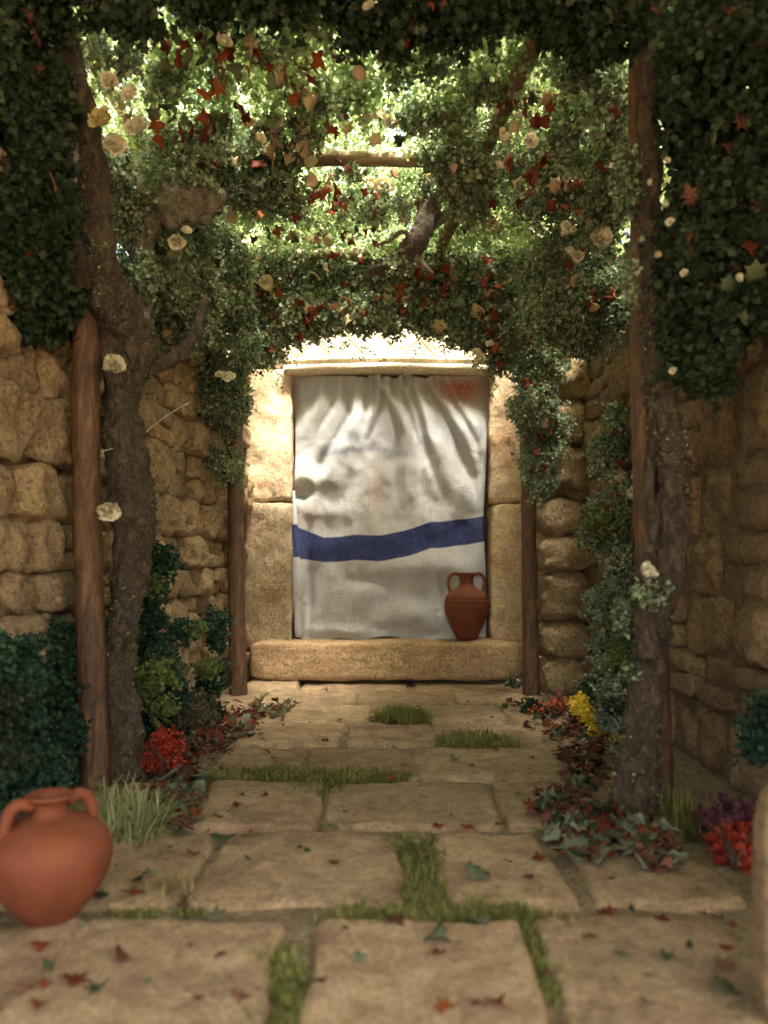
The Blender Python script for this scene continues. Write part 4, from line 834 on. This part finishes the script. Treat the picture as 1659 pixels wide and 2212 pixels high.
bush('bright yellow flowering bush in front of the right wall', G(1275, 1590), [(1262, 1520, 4.75, 30, 18, .08), (1285, 1545, 4.7, 32, 22, .08), (1300, 1575, 4.6, 28, 12, .06), (1330, 1580, 4.5, 14, 14, .05)], M['yellow'], 3.0, 0.015, steps=5, step=0.012, thr=-0.3)
bush('pale grey green leafy plant between the yellow bush and the right trunk', G(1315, 1600), [(1315, 1555, 4.5, 22, 18, .06), (1330, 1570, 4.4, 14, 14, .06)], M['greygreen'], 2.2, 0.018)
bush('dark grey green plant growing above the yellow flowering bush', G(1320, 1580), [(1305, 1500, 4.7, 34, 30, .08), (1330, 1530, 4.6, 30, 30, .08), (1270, 1490, 4.9, 20, 16, .06)], M['fol_dark'], 2.0, 0.02, extra=([(1318, 1500, 4.6, 30, 28, .06)], M['fol_sage']))
bush('out of focus vivid red flowering bush near the right picture edge', G(1590, 1880), [(1590, 1830, 2.75, 42, 34, .07), (1610, 1860, 2.7, 34, 28, .07), (1565, 1815, 2.8, 26, 20, .06)], M['red'], 3.0, 0.018, thr=-0.3, steps=4)
bush('dark plum coloured bush behind the red flowers at the right wall', G(1570, 1830), [(1560, 1775, 2.95, 50, 34, .08), (1610, 1790, 2.9, 40, 40, .08), (1520, 1800, 2.95, 24, 20, .06)], M['plum'], 2.4, 0.02)
bush('dark green plant on the right wall at the picture edge', P(1640, 1640, 2.95), [(1640, 1600, 2.95, 30, 40, .07), (1655, 1550, 2.95, 24, 50, .07)], M['fol_teal'], 2.2, 0.02)
bush('small sage weed standing before the right end of the sill', G(1112, 1492), [(1106, 1482, 6.55, 10, 14, .04)], M['fol_sage'], 3.0, 0.018)

# ------------------------------------------------------------------ grass
def grass(label, areas, h, mat, dens=9000, bend=0.6, cat='grass', name='grass_tuft', wd=0.0035, stalk=0.7):
    """blades on ground ellipses measured (x, y, rx, ry) in the photograph; each blade is three bent segments"""
    P0 = []
    for (x, y, rx, ry) in areas:
        c = G(x, y); c0 = G(x - rx, y); c1 = G(x, y - ry); c2 = G(x, y + ry)
        rX = abs(c.x - c0.x) * 1.1; rY = abs(c1.y - c2.y) / 2 * 1.1; n = int(PI * rX * rY * dens * 1.25) + 12
        a = rng.uniform(0, 2 * PI, n); r = np.sqrt(rng.random(n)) * (0.85 + 0.3 * rng.random(n))
        P0.append(np.stack([c.x + rX * r * np.cos(a), c.y + rY * r * np.sin(a), np.zeros(n)], 1))
    P0 = np.concatenate(P0); P0 = P0[np.array([noise.noise(Vector((float(q[0]) * 9, float(q[1]) * 9, 5))) > -0.42 + 0.25 * random.random() - 0.12 for q in P0])]; n = len(P0)
    az_ = rng.uniform(0, 2 * PI, n); H = h * rng.uniform(0.45, 1.15, n); bd = bend * rng.uniform(0.1, 1.7, n); H = H * (0.75 + 0.5 * np.array([noise.noise(Vector((float(q[0]) * 14, float(q[1]) * 14, 0))) + .5 for q in P0]))
    d = np.stack([np.cos(az_), np.sin(az_), np.zeros(n)], 1); s = np.stack([-np.sin(az_), np.cos(az_), np.zeros(n)], 1)
    rows = []
    for k, t in enumerate((0, 0.4, 0.75, 1.0)):
        c = P0 + d * (H * bd * t * t)[:, None] + np.array([0, 0, 1.0]) * (H * (t - 0.35 * bd * t * t))[:, None]
        w_ = wd * (1 - t * 0.8); rows.append(c - s * w_); rows.append(c + s * w_)
    V = np.stack(rows, 1).reshape(-1, 3); V[:, 2] -= 0.008
    b = (np.arange(n) * 8)[:, None]
    Q = np.concatenate([b + np.array([[0, 1, 3, 2]]), b + np.array([[2, 3, 5, 4]]), b + np.array([[4, 5, 7, 6]])])
    o = link(name, mesh_np(name, V, Q), mat, smooth=False); recenter(o); return tag(o, label, cat)
grass('long strip of green grass in the joint left of centre, halfway down the path', [(500, 1685, 75, 15), (590, 1682, 70, 15), (680, 1690, 80, 18), (770, 1685, 70, 14), (840, 1682, 45, 9), (690, 1715, 50, 18)], 0.052, M['grass'], 11000)
grass('round green grass tuft in the centre of the path near the doorway', [(868, 1556, 45, 14), (868, 1548, 34, 10), (900, 1560, 30, 8), (830, 1560, 26, 7)], 0.085, M['grass'], 9000)
grass('green grass tuft right of centre on the fourth course of paving', [(1020, 1605, 60, 14), (985, 1612, 45, 9), (1060, 1608, 40, 10), (1100, 1612, 20, 7)], 0.07, M['grass'], 9000)
grass('branching strip of green grass in the joints between the broad near slabs', [(870, 1830, 36, 22), (912, 1850, 46, 30), (918, 1900, 38, 50), (915, 1950, 46, 30), (740, 1985, 58, 28), (820, 1982, 80, 24), (900, 1985, 70, 26), (990, 1975, 80, 26), (1075, 1980, 60, 34), (1130, 2000, 50, 34), (1150, 2060, 50, 40), (1175, 2110, 46, 44), (1192, 2150, 22, 26)], 0.038, M['grass'], 15000)
grass('upright block of green grass in the joint at the bottom of the picture', [(600, 2080, 56, 36), (602, 2130, 64, 44), (590, 2190, 70, 50)], 0.036, M['grass'], 16000)
grass('pale spiky grass tuft between the large jug and the near left trunk', [(272, 1800, 52, 30), (245, 1785, 40, 26), (310, 1805, 40, 26)], 0.17, M['grass_pale'], 5200, 1.0, wd=0.0042)
grass('dry straw coloured tuft standing right of the large jug', [(372, 1935, 42, 18), (395, 1930, 30, 12)], 0.075, M['grass_dry'], 9000, 0.6)
grass('low mossy grass strip along the joint right of the large jug', [(290, 1972, 60, 10), (350, 1975, 60, 9), (410, 1965, 36, 14), (430, 1935, 16, 22)], 0.028, M['grass'], 16000)
grass('tall soft green grass tuft right of the twisted trunk', [(1480, 1790, 42, 20), (1450, 1775, 26, 14), (1500, 1810, 30, 16)], 0.155, M['grass'], 5000, 0.8, wd=0.003)
grass('short dry tuft in the fallen leaves right of the twisted trunk', [(1435, 1840, 36, 16)], 0.075, M['grass_dry'], 9000, 0.9)
grass('blurred dry tuft beside the near grass strip at right', [(1215, 2000, 38, 18), (1240, 2010, 26, 14)], 0.07, M['grass_dry'], 9000, 0.9)
grass('small dry tuft among the leaves at the foot of the far left post', [(600, 1545, 26, 10)], 0.065, M['grass_dry'], 9000, 0.9)
grass('faint mossy grass on the slab left of the sill', [(585, 1502, 45, 6), (560, 1508, 30, 5)], 0.025, M['grass'], 9000)

# ------------------------------------------------------------------ fallen leaves
stone_rects = [(min(c.x for c in cs), max(c.x for c in cs), min(c.y for c in cs), max(c.y for c in cs), desc, k, n) for cs, desc, k, n in SL]
TN = {('star', 'leaf_red'): 'rust red lobed', ('cross', 'leaf_red'): 'small rust coloured curled', ('star', 'leaf_brown'): 'wine brown lobed', ('cross', 'leaf_brown'): 'small wine brown', ('ivy', 'leaf_green'): 'dark green ivy', ('ivy', 'leaf_grey'): 'dusty green ivy',
      ('oval', 'leaf_green'): 'dark green oval', ('oval', 'leaf_grey'): 'grey green oval', ('oval', 'leaf_brown'): 'brown oval', ('star', 'leaf_green'): 'dark green star shaped'}
solo = [(720, 1880, 's', 'r', 16), (718, 1802, 'o', 'g', 17), (570, 1732, 'c', 'r', 13), (512, 1752, 'c', 'r', 13), (846, 1692, 'c', 'r', 15), (635, 1697, 's', 'b', 17), (703, 1497, 'c', 'b', 9), (850, 1570, 's', 'b', 14), (985, 1652, 'i', 'g', 14), (1046, 1532, 'o', 'g', 9),
        (572, 1608, 'c', 'b', 11), (703, 1610, 'c', 'b', 11), (577, 1633, 'c', 'r', 10), (750, 1583, 'o', 'e', 9), (812, 1615, 'o', 'b', 8), (1060, 1560, 's', 'b', 11), (1068, 1630, 'c', 'b', 12), (1147, 1583, 's', 'b', 12), (1010, 1803, 'c', 'r', 17), (1076, 1797, 'c', 'r', 12),
        (944, 1802, 'c', 'r', 16), (1163, 1872, 'c', 'r', 16), (418, 1862, 's', 'r', 17), (945, 1730, 'o', 'g', 6), (664, 1855, 's', 'g', 10), (655, 1988, 's', 'r', 15), (858, 2012, 'c', 'b', 22), (944, 2080, 's', 'r', 20), (775, 2092, 'i', 'e', 20), (945, 2050, 'i', 'e', 34),
        (1040, 2010, 'i', 'e', 30), (1035, 1905, 'i', 'e', 34), (1138, 1915, 'o', 'b', 20), (693, 2145, 's', 'r', 22), (525, 2180, 's', 'b', 26), (262, 2088, 'o', 'b', 30), (430, 2180, 'c', 'b', 13), (283, 1948, 's', 'r', 24), (212, 1953, 's', 'g', 22), (465, 1998, 'i', 'e', 28),
        (396, 1975, 's', 'b', 18), (160, 2140, 's', 'r', 36), (205, 2160, 's', 'g', 26), (95, 2150, 'c', 'r', 18), (105, 2110, 'o', 'g', 22), (50, 2160, 's', 'b', 24), (85, 2195, 's', 'r', 22), (90, 2065, 'c', 'r', 24), (960, 2200, 's', 'r', 28), (1075, 2190, 's', 'r', 28), (1030, 2195, 's', 'b', 22),
        (1310, 1990, 's', 'r', 26), (1275, 2045, 's', 'r', 22), (1430, 2005, 'c', 'r', 20), (1575, 2070, 's', 'r', 20), (1565, 2110, 's', 'b', 26), (1345, 2085, 'i', 'g', 26), (1490, 2065, 'o', 'g', 18), (1565, 2160, 'i', 'g', 34), (1395, 2190, 'o', 'g', 14), (900, 1835, 'o', 'e', 16), (915, 1855, 'c', 'b', 12),
        (480, 1830, 'o', 'g', 30), (1330, 2140, 'o', 'g', 12), (1365, 1985, 'o', 'g', 18), (320, 1905, 'i', 'e', 16), (352, 1795, 'i', 'g', 30), (820, 2010, 'o', 'e', 10), (740, 1745, 'o', 'e', 7), (295, 1920, 'o', 'g', 18), (460, 1705, 's', 'b', 14)]
KD = {'s': 'star', 'c': 'cross', 'o': 'oval', 'i': 'ivy'}; MT = {'r': 'leaf_red', 'b': 'leaf_brown', 'g': 'leaf_green', 'e': 'leaf_grey'}
ORD = {0: 'leftmost', 1: 'second', 2: 'third', 3: 'fourth', 4: 'fifth'}
def lay(x, y, kd, mt, r, zup=0.0):
    g = G(x, y); s = r / F * g.y
    return place_leaf('fallen_leaf', kd, mt, (g.x, g.y, 0.026 + s * 0.08 + zup), s, (random.uniform(-.28, .28), random.uniform(-.28, .28), random.uniform(0, 6.28)))
used = {}
for (x, y, a, b, r) in solo:
    kd, mt = KD[a], MT[b]
    if (kd, mt) not in LM: kd = 'oval' if (('oval', mt) in LM) else 'cross'
    o = lay(x, y, kd, mt, r); g = G(x, y)
    best = min(stone_rects, key=lambda s: max(s[0] - g.x, 0, g.x - s[1]) + max(s[2] - g.y, 0, g.y - s[3]))
    u = (g.x - best[0]) / (best[1] - best[0]); v = (g.y - best[2]) / (best[3] - best[2])
    where = ('rear' if v > .66 else 'front' if v < .33 else 'middle') + ' ' + ('left' if u < .33 else 'right' if u > .66 else 'centre')
    sn = ORD[best[5]] if best[5] < best[6] - 1 else 'rightmost'
    lab = f"{TN[kd, mt]} leaf, {where} of {sn} slab, {best[4]}"
    used[lab] = used.get(lab, 0) + 1
    tag(o, lab, 'leaf', 'fallen leaves scattered over the paving')
# drifts along both sides of the path
LEFT = [(440, 1620, 60, 30), (500, 1570, 60, 24), (560, 1545, 60, 16), (620, 1540, 30, 12), (400, 1690, 36, 30), (380, 1750, 50, 26), (395, 1790, 30, 18), (350, 1740, 40, 26), (470, 1600, 70, 20), (410, 1640, 40, 20)]
RIGHT = [(1130, 1535, 50, 12), (1200, 1570, 70, 18), (1230, 1600, 60, 20), (1250, 1650, 50, 30), (1260, 1700, 50, 26), (1220, 1740, 60, 22), (1200, 1775, 60, 20), (1240, 1810, 70, 24), (1310, 1830, 80, 28), (1390, 1840, 70, 26), (1330, 1800, 90, 30), (1260, 1860, 50, 24), (1290, 1640, 40, 40), (1420, 1880, 40, 20)]
KW = [('star', 'leaf_red', 4), ('cross', 'leaf_red', 6), ('star', 'leaf_brown', 6), ('cross', 'leaf_brown', 6), ('ivy', 'leaf_green', 3), ('ivy', 'leaf_grey', 4), ('oval', 'leaf_grey', 2), ('star', 'leaf_green', 3)]
MARKS = [(1240, 1840, 'at the lower left of the right trunk'), (1310, 1850, 'lowest, below the right trunk'), (1270, 1790, 'a hand left of the right trunk'), (1370, 1860, 'under the right trunk, towards the viewer'), (1350, 1815, 'right at the right trunk base'), (1160, 1770, 'leftmost on the slab edge'), (400, 1700, 'between the red bush and the grass strip'), (1235, 1620, 'left of the yellow flowers'), (350, 1640, 'beside the red flowering bush'), (370, 1790, 'right of the pale spiky grass tuft'), (360, 1730, 'between the red flowers and pale grass'), (440, 1640, 'right of the red flowering bush'), (500, 1590, 'before the brown bush'),
         (560, 1545, 'at the foot of the far left post'), (1140, 1535, 'at the foot of the far right post'), (1210, 1570, 'below the coral flowers'), (1285, 1610, 'below the yellow flowers'), (1250, 1660, 'left of the right trunk, above its middle'),
         (1220, 1740, 'on the path edge left of the right trunk'), (1320, 1790, 'against the foot of the right trunk'), (1400, 1830, 'in front of the right trunk'), (1430, 1885, 'below the short dry tuft'), (1280, 1860, 'nearest the viewer, before the right trunk'), (1190, 1785, 'at the left tip of the right drift')]
rows = []
for side, areas, n in (('left', LEFT, 400), ('right', RIGHT, 600)):
    for i in range(n):
        x, y, rx, ry = random.choices(areas, [a[2] * a[3] for a in areas])[0]
        t = random.random() ** .5; a = random.uniform(0, 6.28); x += rx * t * math.cos(a); y += ry * t * math.sin(a)
        kd, mt, _ = random.choices(KW, [k_[2] for k_ in KW])[0]
        rows.append((y, x, side, kd, mt, random.uniform(0.024, 0.040) * (1.5 if kd == 'ivy' and y > 1700 else 1)))
rows.sort(reverse=True)
rest = []
for i, (y, x, side, kd, mt, s) in enumerate(rows):
    g = G(x, y); zz = 0.02 + random.uniform(0.0, 0.05); rot = (random.uniform(-.7, .7), random.uniform(-.7, .7), random.uniform(0, 6.28))
    if i < 229:
        o = place_leaf('fallen_leaf', kd, mt, (g.x, g.y, zz), s, rot)
        wh = 'in the drift at the foot of the near left trunk' if side == 'left' else ('in the drift round the foot of the twisted right trunk' if y > 1760 else 'in the drift along the right edge of the path')
        near = min(MARKS, key=lambda m_: (m_[0] - x) ** 2 + (m_[1] - y) ** 2)[2]
        tag(o, f"{TN[kd, mt]} leaf in the heap {near}", 'leaf', 'leaves heaped ' + wh)
    else:
        rest.append((LM[kd, mt][i % 3], Matrix.Translation((g.x, g.y, zz)) @ Euler(rot).to_matrix().to_4x4() @ Matrix.Scale(s, 4)))
for i in range(120):      # stray scraps blown over the slabs
    sd_ = random.choice((-1, 1)); Yl = random.uniform(1.8, 6.0); xl = sd_ * (0.95 - 0.9 * random.random() ** 2.2)
    kd, mt, _ = random.choice(KW); rest.append((LM[kd, mt][i % 3], Matrix.Translation((xl, Yl, 0.03)) @ Euler((random.uniform(-.3, .3), random.uniform(-.3, .3), random.uniform(0, 6))).to_matrix().to_4x4() @ Matrix.Scale(random.uniform(0.009, 0.022), 4)))
bm = bmesh.new(); mats = []
for me, mw in rest:
    k0 = len(bm.verts); f0 = len(bm.faces); bm.from_mesh(me); bm.verts.ensure_lookup_table(); bm.faces.ensure_lookup_table()
    bmesh.ops.transform(bm, matrix=mw, verts=bm.verts[k0:])
    mt = me.materials[0]
    if mt not in mats: mats.append(mt)
    for f in bm.faces[f0:]: f.material_index = mats.index(mt)
me = bpy.data.meshes.new('leaf_litter'); bm.to_mesh(me); bm.free()
for mt in mats: me.materials.append(mt)
tag(link('leaf_litter', me), 'heaped rust, brown and green leaf litter lying along both edges of the path', 'leaf litter', kind='stuff')

# ------------------------------------------------------------------ near pier at the right picture edge
v, f = block(0.805, 1.25, 1.70, 1.79, -0.04, 0.545, n=20, power=6, amp=0.02, seed=3.3)
pr_ = link('stone_pier', mesh_py('stone_pier', v, f), M['rwall']); recenter(pr_); tag(pr_, 'low smooth blurred tan pier cut by the right picture edge in the foreground', 'pier')
